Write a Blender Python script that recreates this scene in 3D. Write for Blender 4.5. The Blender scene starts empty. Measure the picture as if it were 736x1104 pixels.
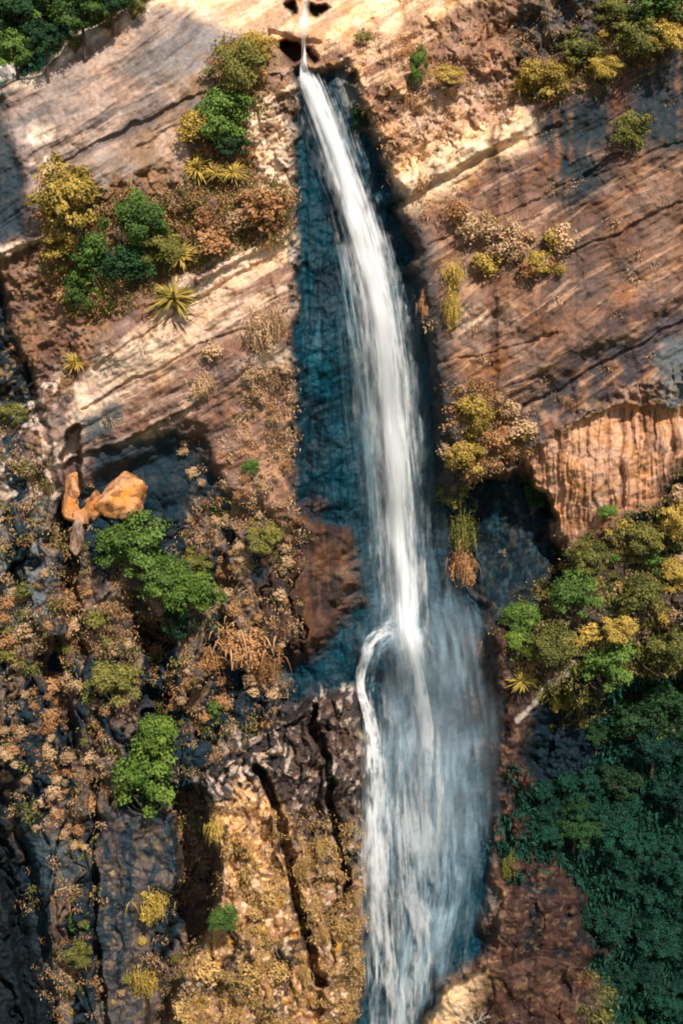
import bpy, bmesh, math, random
import numpy as np
from mathutils import Vector, Matrix
random.seed(7); rng = np.random.default_rng(7)
S = bpy.context.scene
COL = S.collection
f32 = np.float32

# ------------------------------------------------------------------ camera
DIST, HALF, PITCH = 150.0, 55.2, math.radians(18)
cam = bpy.data.cameras.new('camera'); camo = bpy.data.objects.new('camera', cam); COL.objects.link(camo)
CL = np.array([0, -DIST*math.cos(PITCH), DIST*math.sin(PITCH)])
camo.location = CL; camo.rotation_euler = (math.radians(90)-PITCH, 0, 0)
cam.sensor_fit = 'VERTICAL'; cam.angle = 2*math.atan(HALF/DIST); cam.clip_end = 3000; cam.clip_start = 1
S.camera = camo
FW = np.array([0, math.cos(PITCH), -math.sin(PITCH)]); UP = np.array([0, math.sin(PITCH), math.cos(PITCH)])

def world(px, py, d):
    """point of the cliff whose distance behind the cliff line y=0 is d metres"""
    px = np.asarray(px, float); py = np.asarray(py, float); d = np.asarray(d, float)
    a = (px-368)/552*HALF/DIST; b = (552-py)/552*HALF/DIST
    ry = FW[1]+b*UP[1]; rz = FW[2]+b*UP[2]
    t = (d-CL[1])/ry
    return np.stack([t*a, d+0*t, CL[2]+t*rz], -1)

# ------------------------------------------------------------------ noise
TAB = np.random.default_rng(3).random((256, 256)).astype(f32)
def vn(x, y, s=0):
    x = x+s*17.3+1000; y = y+s*9.7+1000
    xi = np.floor(x).astype(np.int32); yi = np.floor(y).astype(np.int32)
    fx = (x-xi).astype(f32); fy = (y-yi).astype(f32)
    fx = fx*fx*fx*(fx*(fx*6-15)+10); fy = fy*fy*fy*(fy*(fy*6-15)+10)
    x0 = xi & 255; x1 = (xi+1) & 255; y0 = yi & 255; y1 = (yi+1) & 255
    a = TAB[y0, x0]; b = TAB[y0, x1]; c = TAB[y1, x0]; d = TAB[y1, x1]
    return (a+(b-a)*fx)*(1-fy)+(c+(d-c)*fx)*fy
def fbm(x, y, o=5, s=0, g=.5):
    r = 0; a = 1; t = 0
    for k in range(o):
        r = r+a*vn(x, y, s+k*3.1); t += a; a *= g
        x, y = x*2.03*.96-y*2.03*.28, x*2.03*.28+y*2.03*.96
    return r/t
def ridge(x, y, o=4, s=0):
    r = 0; a = 1; t = 0
    for k in range(o):
        r = r+a*(1-np.abs(2*vn(x, y, s+k*5.3)-1)); t += a; a *= .5; x = x*2.1; y = y*2.1
    return r/t
def ss(a, b, x):
    t = np.clip((x-a)/(b-a), 0, 1); return t*t*(3-2*t)
def worley(x, y, s=0):
    xi = np.floor(x).astype(np.int32); yi = np.floor(y).astype(np.int32)
    d1 = np.full(x.shape, 9, f32); d2 = d1.copy(); cid = np.zeros(x.shape, f32)
    for j in (-1, 0, 1):
        for i in (-1, 0, 1):
            cx = (xi+i+s*7) & 255; cy = (yi+j+s*13) & 255
            h = TAB[cy, cx]; h2 = TAB[cx, cy]; h3 = TAB[(cy+31) & 255, (cx+77) & 255]
            d = np.sqrt((xi+i+h-x)**2+(yi+j+h2-y)**2).astype(f32)
            near = d < d1
            d2 = np.where(near, d1, np.minimum(d2, d)); cid = np.where(near, h3, cid); d1 = np.where(near, d, d1)
    return d1, d2, cid

# ------------------------------------------------------------------ grid
def axis(lo, a, b, hi, st):
    mid = np.arange(a, b, st); l = []; v = a; q = st
    while v > lo: q *= 1.017; v -= q; l.append(v)
    r = []; v = mid[-1]; q = st
    while v < hi: q *= 1.017; v += q; r.append(v)
    return np.array(l[::-1]+list(mid)+r)
STEP = 1.1
AX = axis(-480, -14, 750, 1220, STEP); AY = axis(-300, -14, 1118, 1500, STEP)
X, Y = [a.astype(f32) for a in np.meshgrid(AX, AY)]
w1 = fbm(X/26, Y/26, 4, 1)-.5; w2 = fbm(X/26, Y/26, 4, 9)-.5
WX = X+w1*22; WY = Y+w2*22
def box(pts, pad):
    p = np.array(pts)
    i0, i1 = np.searchsorted(AX, [p[:, 0].min()-pad, p[:, 0].max()+pad])
    j0, j1 = np.searchsorted(AY, [p[:, 1].min()-pad, p[:, 1].max()+pad])
    return slice(j0, j1), slice(i0, i1)
def segd(x, y, a, b):
    vx, vy = b[0]-a[0], b[1]-a[1]; L = vx*vx+vy*vy+1e-9
    t = np.clip(((x-a[0])*vx+(y-a[1])*vy)/L, 0, 1)
    return np.hypot(x-a[0]-t*vx, y-a[1]-t*vy), t
def poly(pts, soft=6, warp=1.0):
    """soft filled outline, 0..1 over the whole grid"""
    out = np.zeros(X.shape, f32); sl = box(pts, soft+16*warp+2)
    x = X[sl]+(WX[sl]-X[sl])*warp; y = Y[sl]+(WY[sl]-Y[sl])*warp
    if x.size == 0: return out
    d = np.full(x.shape, 1e9, f32); ins = np.zeros(x.shape, bool)
    n = len(pts)
    for k in range(n):
        a, b = pts[k], pts[(k+1) % n]
        d = np.minimum(d, segd(x, y, a, b)[0])
        if a[1] != b[1]:
            c = ((a[1] > y) != (b[1] > y)) & (x < (b[0]-a[0])*(y-a[1])/(b[1]-a[1])+a[0]); ins ^= c
    out[sl] = ss(-soft, soft, np.where(ins, d, -d)); return out
def line(pts, w, soft=3, warp=.6):
    """pts (x, y[, width factor])"""
    out = np.zeros(X.shape, f32); sl = box([p[:2] for p in pts], w*2+soft+16*warp+2)
    x = X[sl]+(WX[sl]-X[sl])*warp; y = Y[sl]+(WY[sl]-Y[sl])*warp
    m = np.zeros(x.shape, f32)
    for a, b in zip(pts[:-1], pts[1:]):
        d, t = segd(x, y, a, b)
        wa = a[2] if len(a) > 2 else 1; wb = b[2] if len(b) > 2 else 1
        m = np.maximum(m, 1-ss(w*(wa+(wb-wa)*t)-soft, w*(wa+(wb-wa)*t)+soft, d))
    out[sl] = m; return out
def blob(cx, cy, rx, ry, soft=.5, warp=1.0):
    x = X+(WX-X)*warp; y = Y+(WY-Y)*warp
    return 1-ss(1-soft, 1+soft, np.hypot((x-cx)/rx, (y-cy)/ry))

# strata run up to the right at about 31 degrees
TH = math.radians(31)
sc = WX*.5*0+X*math.sin(TH)+Y*math.cos(TH); tc = X*math.cos(TH)-Y*math.sin(TH)
scw = sc+(fbm(X/130, Y/130, 3, 21)-.5)*26+(fbm(tc/30, sc/12, 3, 23)-.5)*5
strata = fbm(scw/5.5, tc/60, 5, 31, .6)            # thin beds
strata2 = fbm(scw/26, tc/260, 3, 37)
streak = strata; strata = .35*strata+.65*(fbm(scw/13, tc/90, 4, 33)*.6+fbm(X/16, Y/16, 5, 35)*.4)          # softer beds broken up by blotches          # thick beds
vert = fbm((X+w1*8)/7, Y/130, 5, 41)                # stains that run down
vert2 = fbm(WX/20, Y/260, 3, 47)
n1 = fbm(X/70, Y/70, 5, 51); n2 = fbm(X/18, Y/18, 5, 57); n3 = fbm(X/5, Y/5, 4, 61); n4 = fbm(X/180, Y/180, 4, 63)

# ------------------------------------------------------------------ regions
skyline = [(-480, 330), (-60, 130), (10, 92), (40, 78), (70, 50), (110, 22), (160, 0), (200, -25), (300, -120), (300, -300), (-480, -300)]
M = {}
M['above'] = poly(skyline, 3, .5)
M['gully'] = poly([(296, 78), (340, 78), (368, 78), (385, 95), (405, 150), (432, 215), (452, 300), (466, 400), (478, 520), (500, 560), (516, 640), (534, 700), (528, 800), (534, 920), (522, 1030), (470, 1070), (450, 1200), (380, 1200), (392, 960), (388, 850), (395, 790), (372, 745), (330, 752), (300, 775), (303, 715), (345, 690), (392, 628), (372, 572), (330, 556), (296, 540), (296, 300)], 10, 1.1)
M['gully'] *= np.where(Y < 560, ss(309, 325, X+(fbm(X/9, Y/14, 4, 401)-.5)*16), 1).astype(f32)
M['gleft'] = poly([(305, 90), (318, 90), (323, 540), (310, 540)], 8, .2)
M['slabA'] = poly([(20, 90), (70, 50), (165, 0), (300, -60), (330, 20), (250, 50), (228, 100), (195, 175), (120, 195), (60, 240), (0, 262), (-120, 300), (-60, 130)], 7, .7)
M['slabB'] = poly([(210, 215), (318, 205), (322, 560), (235, 520), (215, 470), (60, 530), (45, 460), (95, 385), (150, 320), (215, 290)], 8, .7)
M['slabD'] = poly([(412, 205), (560, 122), (640, 75), (760, 20), (1200, -200), (1200, 250), (760, 390), (640, 430), (560, 492), (500, 522), (476, 520), (462, 400), (440, 250)], 6, .6)
M['crumb'] = poly([(330, 60), (380, 40), (560, 20), (660, -10), (1200, -300), (1200, -190), (760, 18), (640, 72), (560, 118), (470, 165), (412, 198), (385, 110)], 8, 1)
M['band'] = poly([(480, 525), (560, 492), (640, 435), (760, 385), (1200, 260), (1200, 200), (760, 310), (640, 385), (560, 420), (520, 450)], 10, 1.2)
M['panel'] = poly([(562, 490), (600, 470), (660, 440), (732, 445), (760, 455), (740, 530), (690, 545), (650, 560), (615, 590), (600, 600), (590, 560), (565, 520)], 5, .9)
M['cave'] = poly([(498, 528), (530, 512), (562, 496), (584, 540), (606, 602), (622, 625), (600, 655), (560, 690), (530, 680), (505, 600)], 9, 1.6)
M['ravine'] = poly([(566, 800), (600, 750), (660, 740), (1220, 640), (1220, 1500), (690, 1500), (668, 1100), (640, 1020), (600, 930), (552, 930), (552, 880)], 18, 2.2)
M['rightveg'] = poly([(535, 670), (600, 600), (640, 570), (700, 540), (760, 480), (1220, 380), (1220, 760), (760, 760), (660, 770), (600, 790), (560, 720)], 10, 1)
M['redrock'] = poly([(500, 690), (545, 675), (575, 720), (566, 790), (556, 870), (600, 920), (650, 980), (650, 1030), (570, 1050), (520, 1040), (545, 940), (525, 850), (515, 780)], 10, 2)
M['boulderland'] = poly([(455, 1110), (480, 1070), (520, 1048), (570, 1030), (630, 1035), (665, 1080), (690, 1200), (680, 1500), (400, 1500), (440, 1200)], 5, .8)
M['bulge'] = poly([(318, 565), (350, 552), (372, 575), (392, 630), (345, 690), (305, 716), (285, 640), (300, 580)], 14, 2.2)
M['broken'] = poly([(-480, 600), (0, 440), (60, 520), (215, 480), (240, 530), (320, 560), (330, 700), (300, 770), (220, 830), (200, 1500), (-480, 1500)], 14, 1)
M['outcrop'] = poly([(222, 838), (250, 810), (290, 790), (330, 752), (372, 748), (396, 792), (388, 850), (392, 960), (388, 1030), (380, 1200), (370, 1500), (170, 1500), (180, 1100), (205, 1030), (232, 975), (240, 930), (222, 890)], 5, .7)
M['pillar'] = poly([(112, 870), (190, 880), (196, 900), (190, 960), (160, 1010), (155, 1110), (150, 1500), (100, 1500), (105, 1000)], 4, .6)
M['overhang'] = poly([(85, 500), (120, 470), (150, 470), (200, 462), (222, 478), (228, 520), (205, 550), (165, 560), (120, 600), (95, 560)], 15, 2)
M['plateau'] = poly([(165, 0), (240, 30), (300, 50), (330, 66), (400, 45), (470, 20), (520, -5), (700, -300), (200, -300)], 10, 1)
M['broken'] *= 1-M['pillar']
M['tealwall'] = poly([(-480, 330), (0, 300), (22, 380), (48, 420), (52, 460), (30, 470), (0, 440), (-480, 500)], 6, 1)
M['tealL2'] = poly([(-480, 120), (0, 110), (22, 180), (30, 250), (0, 262), (-480, 300)], 8, 1)

# ------------------------------------------------------------------ depth
D = np.zeros(X.shape, f32)
D += np.clip(380-Y, 0, 2000)*.022                       # the upper wall leans back
D += np.clip(90-Y+(X-330)*.03, 0, 2000)*.085*ss(150, 260, X)*(1-ss(420, 620, X))
D -= np.clip(Y-600, 0, 900)*.010
D += (n4-.5)*7*(1-M['gully'])
dq1, dq2, cq = worley((WX+w1*20)/44, (WY+X*.3)/120, 5)
D += M['broken']*ss(520, 620, Y)*((cq-.5)*4.6+(1-ss(0, .10, dq2-dq1))*1.2)
D += M['above']*16
D += M['gully']*(3.0+1.5*ss(300, 500, Y)*ss(700, 560, Y)-1.5*ss(700, 1000, Y))
# gully floor: a rounded trough, ledge where the fall lands
D -= blob(420, 700, 50, 26, .6)*1.8
D += M['gully']*ss(330, 420, X)*ss(480, 430, X)*1.0
D -= M['slabB']*1.2; D -= M['slabA']*.6
D -= M['slabD']*(1.0-ss(420, 520, Y+(X-480)*.4)*.0)
D += M['band']*1.2
D += M['panel']*(1.6+ss(470, 560, Y)*1.2)
D += M['cave']*(7.5-5.5*ss(580, 670, Y))
D += M['overhang']*1.5
D -= M['bulge']*1.8
D += M['rightveg']*1.0+M['ravine']*6.5
D -= line([(535, 690), (590, 700), (640, 680), (740, 640)], 26, 22)*2.6
D -= M['redrock']*.6
D -= M['boulderland']*5.5
D += M['tealwall']*2.5+M['tealL2']*1.2
D -= M['outcrop']*(4.0+1.0*blob(280, 930, 60, 120))
D -= blob(270, 1050, 90, 70, .6)*M['outcrop']*1.6
D += M['pillar']*.4
# vertical joints of the lower left wall
for pts, w, dp in [([(206, 868), (212, 930), (204, 1000), (182, 1040), (174, 1110)], 17, 9.0), ([(185, 880), (190, 940)], 4, 1.5),
                   ([(-4, 840), (10, 900), (20, 960), (36, 1020), (44, 1110)], 17, 7), ([(-20, 900), (0, 1000), (10, 1110)], 22, 4),
                   ([(103, 840), (98, 930), (102, 1010), (118, 1110)], 4.5, 4.5), ([(55, 960), (72, 1020), (98, 1104)], 3.5, 1.5),
                   ([(56, 700), (66, 760), (80, 810)], 11, 6), ([(78, 470), (72, 540), (76, 640), (90, 700)], 8, 5), ([(42, 520), (36, 580), (44, 640)], 7, 1.6),
                   ([(278, 832), (300, 880), (316, 960), (330, 1020), (346, 1060)], 5.5, 5.5), ([(334, 760), (352, 830), (362, 880), (372, 960)], 4, 4.5),
                   ([(345, 985), (378, 960)], 2.2, 1), ([(255, 815), (300, 792), (330, 768)], 2.5, 1.2),
                   ([(168, 680), (176, 740), (160, 770)], 13, 6), ([(150, 650), (160, 700)], 9, 4), ([(108, 740), (100, 820), (112, 860)], 6, 2),
                   ([(10, 560), (18, 640)], 5, 1.5), ([(190, 640), (200, 740)], 5, 1.6), ([(130, 890), (126, 960), (132, 1104)], 1.6, .7),
                   ([(28, 390), (52, 480), (60, 530)], 4, 1.2)]:
    D += line(pts, w, max(1.3, w*.35), .8)*dp*.8
# bedding joints of the right slab and the left slabs
for pts, w, dp in [([(412, 212), (470, 182), (560, 130)], 12.0, -1.3), ([(418, 226), (500, 182), (600, 136)], 2.5, .5), ([(628, 192), (650, 175), (668, 165)], 2.2, .8),
                   ([(480, 388), (520, 384), (600, 360)], 1.2, .35), ([(532, 120), (530, 300), (534, 420)], 5, .35),
                   ([(500, 470), (600, 420), (740, 345)], 2, .6), ([(560, 300), (640, 262), (740, 215)], 1.6, .5),
                   ([(460, 265), (600, 205), (740, 150)], 1.3, .35), ([(60, 180), (140, 138), (235, 95)], 2.5, .7), ([(0, 268), (60, 250), (150, 205)], 3, -.9),
                   ([(100, 400), (200, 330), (320, 262)], 2, .5), ([(90, 440), (200, 380), (318, 330)], 1.5, .5), ([(60, 500), (140, 470), (215, 430)], 2, -.7),
                   ([(215, 300), (318, 248)], 3, -1.0), ([(150, 160), (240, 118)], 5, .5), ([(560, 40), (552, 120)], 2.5, .6)]:
    D += line(pts, w, max(1.2, w*.5), .5)*dp
# potholes and chute above the lip
hole = np.zeros(X.shape, f32)
for pts, dp in [([(299, 50), (312, 41), (327, 44), (330, 66), (318, 72), (303, 64)], 3.5), ([(331, 48), (338, 52), (339, 66), (333, 68)], 2.5), ([(304, 5), (316, 6), (322, 12), (320, 21), (311, 22)], 3), ([(332, 10), (343, 8), (347, 14), (342, 22), (334, 20)], 3), ([(320, -6), (340, -6), (342, 2), (322, 4)], 3)]:
    h_ = poly(pts, 3, 1.1); D += h_*dp; hole = np.maximum(hole, h_)
D -= line([(300, 40), (312, 34), (330, 36), (344, 42)], 5, 4, .6)*1.0
D -= line([(296, 30), (312, 30), (326, 38)], 4, 3, .6)*1.2
# texture relief, each kind where it belongs
M['caveS'] = M['cave']*.85
smooth = np.clip(M['caveS']+M['broken']*.35+M['redrock']*.5+M['boulderland']*.4+M['tealL2']*.6+M['slabA']*.88+M['slabB']*.8+M['slabD']*.85+M['gully']*.8+M['pillar']*.45+M['overhang']*.7+M['plateau']*.6+M['bulge']*.8+M['panel']*.75, 0, .9)
rough = 1-smooth
beds = (streak-.5)*.45+(strata-.5)*.55
D += beds*(.62*np.clip(M['slabA']+M['slabB']+M['slabD'], 0, 1)+.5*M['crumb']+.3)*.9+(strata2-.5)*1.2*(1-M['gully']*.7)
step = scw/15+n1*1.2; saw = step-np.floor(step)
D += (saw**4)*.05*np.clip(M['slabA']+M['slabB']*.8+M['slabD']*.7+M['crumb'], 0, 1)
D += (n2-.5)*(2.4*rough+.5)
d1, d2, cid = worley(WX/15, WY/26, 1)
e1 = ss(.0, .16, d2-d1)
D += rough*((cid-.5)*1.3+(1-e1)*.25)*(1-M['above'])*.8
d1b, d2b, cidb = worley((WX)/6.5, (WY)/8, 2)
D += rough*((cidb-.5)*.32+(1-ss(0, .2, d2b-d1b))*.08)
# tall blocks of the outcrop and lower wall
d1c, d2c, cidc = worley(WX/20, WY/70, 3)
lowL = np.clip(M['broken']*ss(600, 800, Y)+M['outcrop'], 0, 1)
D += lowL*((cidc-.5)*2.2+(1-ss(0, .12, d2c-d1c))*.5)
D += M['panel']*((fbm(X/4+w1*2, (Y+X*.2)/60, 5, 403, .6)-.5)*1.2+(n1-.5)*1.5-rough*(n2-.5)*1.6)+M['gully']*((fbm(X/9+w1*.5, Y/70, 5, 405)-.5)*.8+(n1-.5)*2.2)
D += (n3-.5)*(.36*rough+.14)
D -= ridge(X/16, Y/20, 3, 71)*rough*.4
D = D.astype(f32)

# ------------------------------------------------------------------ rock colour (bedrock kind, wet algae film, lichen, stain, plus some painted light and shade)
def srgb(r, g, b):
    c = np.array([r, g, b])/255.; return np.where(c <= .04045, c/12.92, ((c+.055)/1.055)**2.4).astype(f32)
C = np.zeros(X.shape+(3,), f32)+srgb(118, 92, 76)
WET = np.zeros(X.shape, f32)
def paint(m, col, k=1.0):
    global C
    m = np.clip(m*k, 0, 1)[..., None]; C = C*(1-m)+np.asarray(col, f32)*m
def wet(m, k=1.0):
    global WET
    WET = np.maximum(WET, np.clip(m*k, 0, 1))
TEAL = srgb(4, 44, 54); TEALD = srgb(3, 27, 35); CREAM = srgb(222, 198, 172); PINK = srgb(172, 130, 106); GREY = srgb(118, 110, 106)
BROWN = srgb(128, 90, 68); DBROWN = srgb(82, 58, 48); TAN = srgb(178, 140, 104); ORANGE = srgb(188, 126, 78)
paint(ss(.45, .62, n1), srgb(142, 110, 88), .8)
paint(ss(.50, .66, n2), DBROWN, .6)
# lower left wall: dark cool rock with dry soil
paint(M['broken'], srgb(80, 71, 66), .9); paint(M['broken']*ss(.52, .64, n2), srgb(102, 84, 72), .7)
dk = M['broken']*ss(.46, .54, fbm(WX/24, WY/80, 4, 81)); paint(dk, srgb(18, 38, 48), .95)
paint(M['broken']*ss(.56, .66, fbm(WX/9, WY/11, 4, 83))*ss(1000, 600, Y)*(1-dk), srgb(164, 132, 100), .45)
# slab A
paint(M['slabA'], srgb(146, 126, 114)); paint(M['slabA']*ss(.46, .62, n1), srgb(172, 142, 122), .8)
paint(M['slabA']*poly([(135, 60), (235, 8), (240, 60), (200, 88), (150, 98)], 12, 1.4), srgb(122, 116, 112), .9)
paint(M['slabA']*ss(.50, .62, strata), srgb(112, 90, 78), .7)
paint(M['slabA']*ss(.56, .68, fbm(scw/12, tc/60, 4, 91)), srgb(96, 88, 86), .7)
paint(poly([(28, 130), (50, 128), (55, 190), (40, 215), (25, 190)], 9, 1.6)*ss(.38, .55, n2), CREAM, .9)
paint(line([(20, 92), (70, 54), (115, 26), (165, 3), (230, -20)], 9, 6)*ss(.3, .6, n2), CREAM, .8)
paint(line([(0, 268), (50, 254)], 5, 3), CREAM, .9)
paint(poly([(5, 150), (30, 160), (36, 230), (60, 250), (0, 262)], 8, 1)*1., srgb(104, 84, 78), .6)
# slab B
paint(M['slabB'], srgb(132, 102, 88)); paint(M['slabB']*ss(.5, .66, n2*.5+strata2*.5), srgb(104, 82, 76), .8)
bz = poly([(215, 285), (318, 238), (324, 330), (225, 370), (130, 450), (70, 510), (46, 480), (95, 395)], 14, 1.4)
paint(line([(318, 262, 1.2), (270, 285, 1), (215, 318, .9), (150, 372, .7)], 13, 9, 1.2)*ss(.36, .5, strata*.5+n3*.5), srgb(226, 200, 172), .9)
paint(line([(62, 470), (110, 410, 1.3), (180, 365, .8)], 15, 11, 1.4)*ss(.36, .5, strata*.5+n3*.5), srgb(206, 182, 160), .8)
paint(bz*ss(.42, .55, streak*.35+strata*.65), srgb(212, 184, 158), .8)
paint(poly([(250, 395), (318, 370), (320, 392), (260, 408)], 6, 1.2)*ss(.4, .55, n2), CREAM, .8)
paint(poly([(85, 455), (120, 430), (135, 440), (120, 470), (92, 480)], 8, 1), srgb(66, 78, 82), .9)
paint(poly([(120, 470), (200, 420), (220, 450), (160, 490)], 8, 1.2)*ss(.45, .55, strata), srgb(196, 168, 148), .8)
paint(M['slabB']*ss(.56, .7, vert2)*ss(350, 420, Y), srgb(86, 74, 74), .7)
paint(M['slabB']*poly([(255, 410), (322, 400), (322, 600), (240, 600)], 14)*ss(.4, .6, n3), srgb(178, 138, 110), .6)
# strip left of the gully
paint(poly([(285, 75), (318, 85), (318, 250), (270, 200), (262, 130)], 12, 1.4)*ss(.4, .55, fbm(scw/6, tc/30, 4, 93)), CREAM, .9)
paint(poly([(210, 60), (270, 60), (262, 200), (200, 260), (60, 330), (50, 260), (110, 195)], 14, 1)*ss(.42, .6, n2), srgb(120, 92, 66), .8)
# top
paint(M['plateau'], srgb(226, 190, 152), .95); paint(M['plateau']*ss(.47, .60, strata), srgb(160, 120, 92), .75)
paint(M['crumb'], srgb(150, 112, 88), .9); paint(M['crumb']*ss(.46, .6, n2), srgb(104, 76, 62), .85); paint(M['crumb']*ss(.50, .62, fbm(scw/6, tc/30, 4, 95))*(1-ss(440, 560, X)*.7), srgb(206, 172, 140), .8)
paint(poly([(455, 95), (540, 88), (545, 130), (470, 165), (415, 195), (440, 120)], 9, 1.3)*ss(.42, .56, n3*.5+n2*.5), srgb(188, 158, 134), .7)
paint(poly([(560, 0), (640, -20), (700, -60), (720, -20), (650, 30), (600, 62), (560, 92), (548, 40)], 9, 1.2), srgb(46, 58, 64), .85)
paint(poly([(440, 20), (545, 40), (545, 90), (455, 88)], 9, 1.2)*ss(.45, .6, strata2), srgb(132, 96, 74), .8)
# slab D
paint(M['slabD'], srgb(132, 103, 87)); paint(M['slabD']*ss(.44, .62, strata), srgb(98, 70, 58), .85); paint(M['slabD']*ss(.55, .68, strata2), srgb(148, 106, 82), .5); paint(M['slabD']*ss(.5, .62, n2), srgb(84, 64, 56), .4)
paint(M['slabD']*ss(.48, .62, vert)*ss(.40, .6, n1), srgb(88, 68, 60), .75); paint(M['slabD']*poly([(590, 200), (650, 190), (660, 330), (600, 340)], 26, 1.5), srgb(70, 62, 60), .6); paint(M['slabD']*poly([(455, 215), (530, 180), (560, 250), (540, 420), (470, 420)], 24, 1)*ss(.4, .6, n1*.5+n2*.5), srgb(152, 114, 88), .6)
paint(M['slabD']*ss(.60, .70, fbm(scw/5, tc/50, 4, 97)), srgb(196, 158, 128), .5)
paint(line([(414, 208, 1.4), (470, 182, 1.5), (564, 134, .9)], 20, 11, 1)*ss(.28, .5, strata*.6+n3*.4), srgb(238, 204, 166), .95)  # sunlit face of the slab edge painted as a bright cream band
paint(line([(400, 215), (440, 205)], 2, 2), CREAM, .8)
paint(poly([(488, 340), (520, 325), (556, 330), (548, 350), (490, 362)], 8, 1.4)*ss(.4, .55, strata), srgb(222, 190, 162), .85)
paint(line([(531, 130), (530, 240), (533, 440)], 5, 4)*ss(.3, .5, n2), srgb(82, 60, 52), .8)
tg = poly([(575, 130), (625, 95), (655, 90), (655, 150), (640, 215), (605, 225), (585, 190)], 16, 1.8)+poly([(680, 75), (770, 20), (770, 170), (700, 165), (676, 120)], 14, 1.5)
paint(tg*ss(.22, .5, vert*.6+n2*.4), srgb(34, 50, 58), .95)
paint(poly([(455, 380), (520, 410), (520, 520), (480, 520), (466, 440)], 12, 1)*1., srgb(80, 66, 62), .7)
paint(poly([(560, 400), (660, 330), (760, 290), (760, 330), (640, 390), (560, 440)], 16, 1.4)*ss(.42, .58, strata), srgb(70, 58, 58), .9)
paint(M['band']*ss(.35, .55, n2), srgb(64, 60, 64), .9); wet(M['band'], .5)
paint(poly([(700, 380), (760, 350), (760, 470), (722, 470)], 8, 1), srgb(88, 98, 102), .8)
paint(M['panel'], srgb(184, 136, 104)); paint(M['panel']*ss(.46, .6, fbm(X/3.5+w1*2, (Y+X*.2)/70, 4, 415)), srgb(126, 86, 62), .85); paint(M['panel']*ss(.56, .68, fbm(WX/5, Y/60, 4, 99)), srgb(196, 150, 114), .8)
# wet rock, and dark recesses with their shade painted in
paint(M['gully'], TEAL); paint(M['gully']*ss(.44, .66, vert2*.5+n1*.5), TEALD, .9); paint(M['gully']*ss(.54, .68, fbm(X/5, Y/50, 4, 101)), srgb(10, 60, 76), .4); paint(M['gully']*ss(.62, .70, fbm(X/3, Y/26, 4, 113)), srgb(40, 84, 98), .3)
paint(hole, srgb(42, 28, 22), .95)
wet(M['gully'])
paint(poly([(360, 80), (372, 82), (392, 120), (392, 140), (370, 110)], 4, .5), srgb(112, 112, 108), .8)
paint(M['gully']*poly([(320, 250), (345, 250), (350, 420), (325, 420)], 10, 1)*ss(.5, .6, vert), srgb(50, 100, 114), .35)
halo = np.clip(poly([(425, 215), (452, 230), (474, 300), (490, 400), (500, 520), (540, 640), (530, 680), (480, 600), (450, 300)], 14, 1.2), 0, 1)*(1-M['gully'])
paint(halo, srgb(30, 44, 50), .85); wet(halo, .6)
paint(M['bulge'], srgb(70, 48, 38)); paint(M['bulge']*ss(.45, .6, n2), srgb(44, 38, 38), .8); paint(M['bulge']*ss(.5, .62, fbm(X/5, Y/40, 4, 411)), srgb(96, 66, 48), .5); wet(M['bulge'], .3)
paint(M['cave'], TEALD); paint(M['cave']*ss(.6, .72, fbm(X/5, Y/22, 4, 413)), srgb(34, 62, 72), .6); wet(M['cave'], .7)  # shade of the hollow painted in as dark teal
paint(M['overhang'], srgb(16, 38, 48), .95); wet(M['overhang'], .5)  # dark wet rock, with shade painted in place of a deeper recess
paint(M['tealwall'], TEALD, .95); paint(M['tealL2'], srgb(22, 46, 56), .9); wet(M['tealwall'], .6); wet(M['tealL2'], .4)  # tealL2 is the shade on the left slab, painted as dark teal
paint(poly([(0, 440), (40, 400), (90, 400), (110, 460), (60, 540), (0, 540)], 8, 1)*ss(.52, .6, fbm((WX+WY)/12, (WX-WY)/20, 4, 103)), srgb(206, 186, 170), .75)
paint(poly([(0, 540), (44, 540), (60, 660), (0, 680)], 10, 1)*ss(.4, .5, vert2), srgb(98, 108, 114), .8)
# lower right
paint(M['rightveg'], srgb(50, 48, 42), .9); paint(M['rightveg']*ss(.5, .6, n2), srgb(16, 34, 40), .85)  # dark gaps between the shrubs: their shade painted on the ground
paint(M['ravine'], srgb(14, 30, 34), .95)  # ravine shade painted into the ground colour
paint(M['redrock'], srgb(58, 40, 35)); paint(M['redrock']*ss(.46, .6, n2), srgb(24, 30, 34), .9); paint(M['redrock']*ss(.62, .7, n3), srgb(110, 80, 64), .3)
und = poly([(570, 760), (600, 735), (645, 705), (655, 770), (650, 830), (575, 870), (560, 820)], 9, 1.2); paint(und, srgb(9, 28, 38), .95)  # dark bare rock, plus painted shade of the cavity under the shelf
shade_r = poly([(440, 700), (470, 690), (500, 720)], 3); wet(und, .5); wet(M['redrock'], .3)
paint(line([(556, 770), (575, 752), (620, 715)], 3, 2, 1), srgb(178, 168, 158), .8)
paint(M['boulderland'], srgb(74, 52, 43)); paint(M['boulderland']*ss(.48, .6, n2), srgb(52, 38, 36), .85)
paint(M['boulderland']*(1-ss(485, 530, X+(Y-1080)*.3)), srgb(222, 184, 136), .85)
paint(M['boulderland']*ss(630, 660, X), srgb(60, 78, 50), .8)
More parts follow.
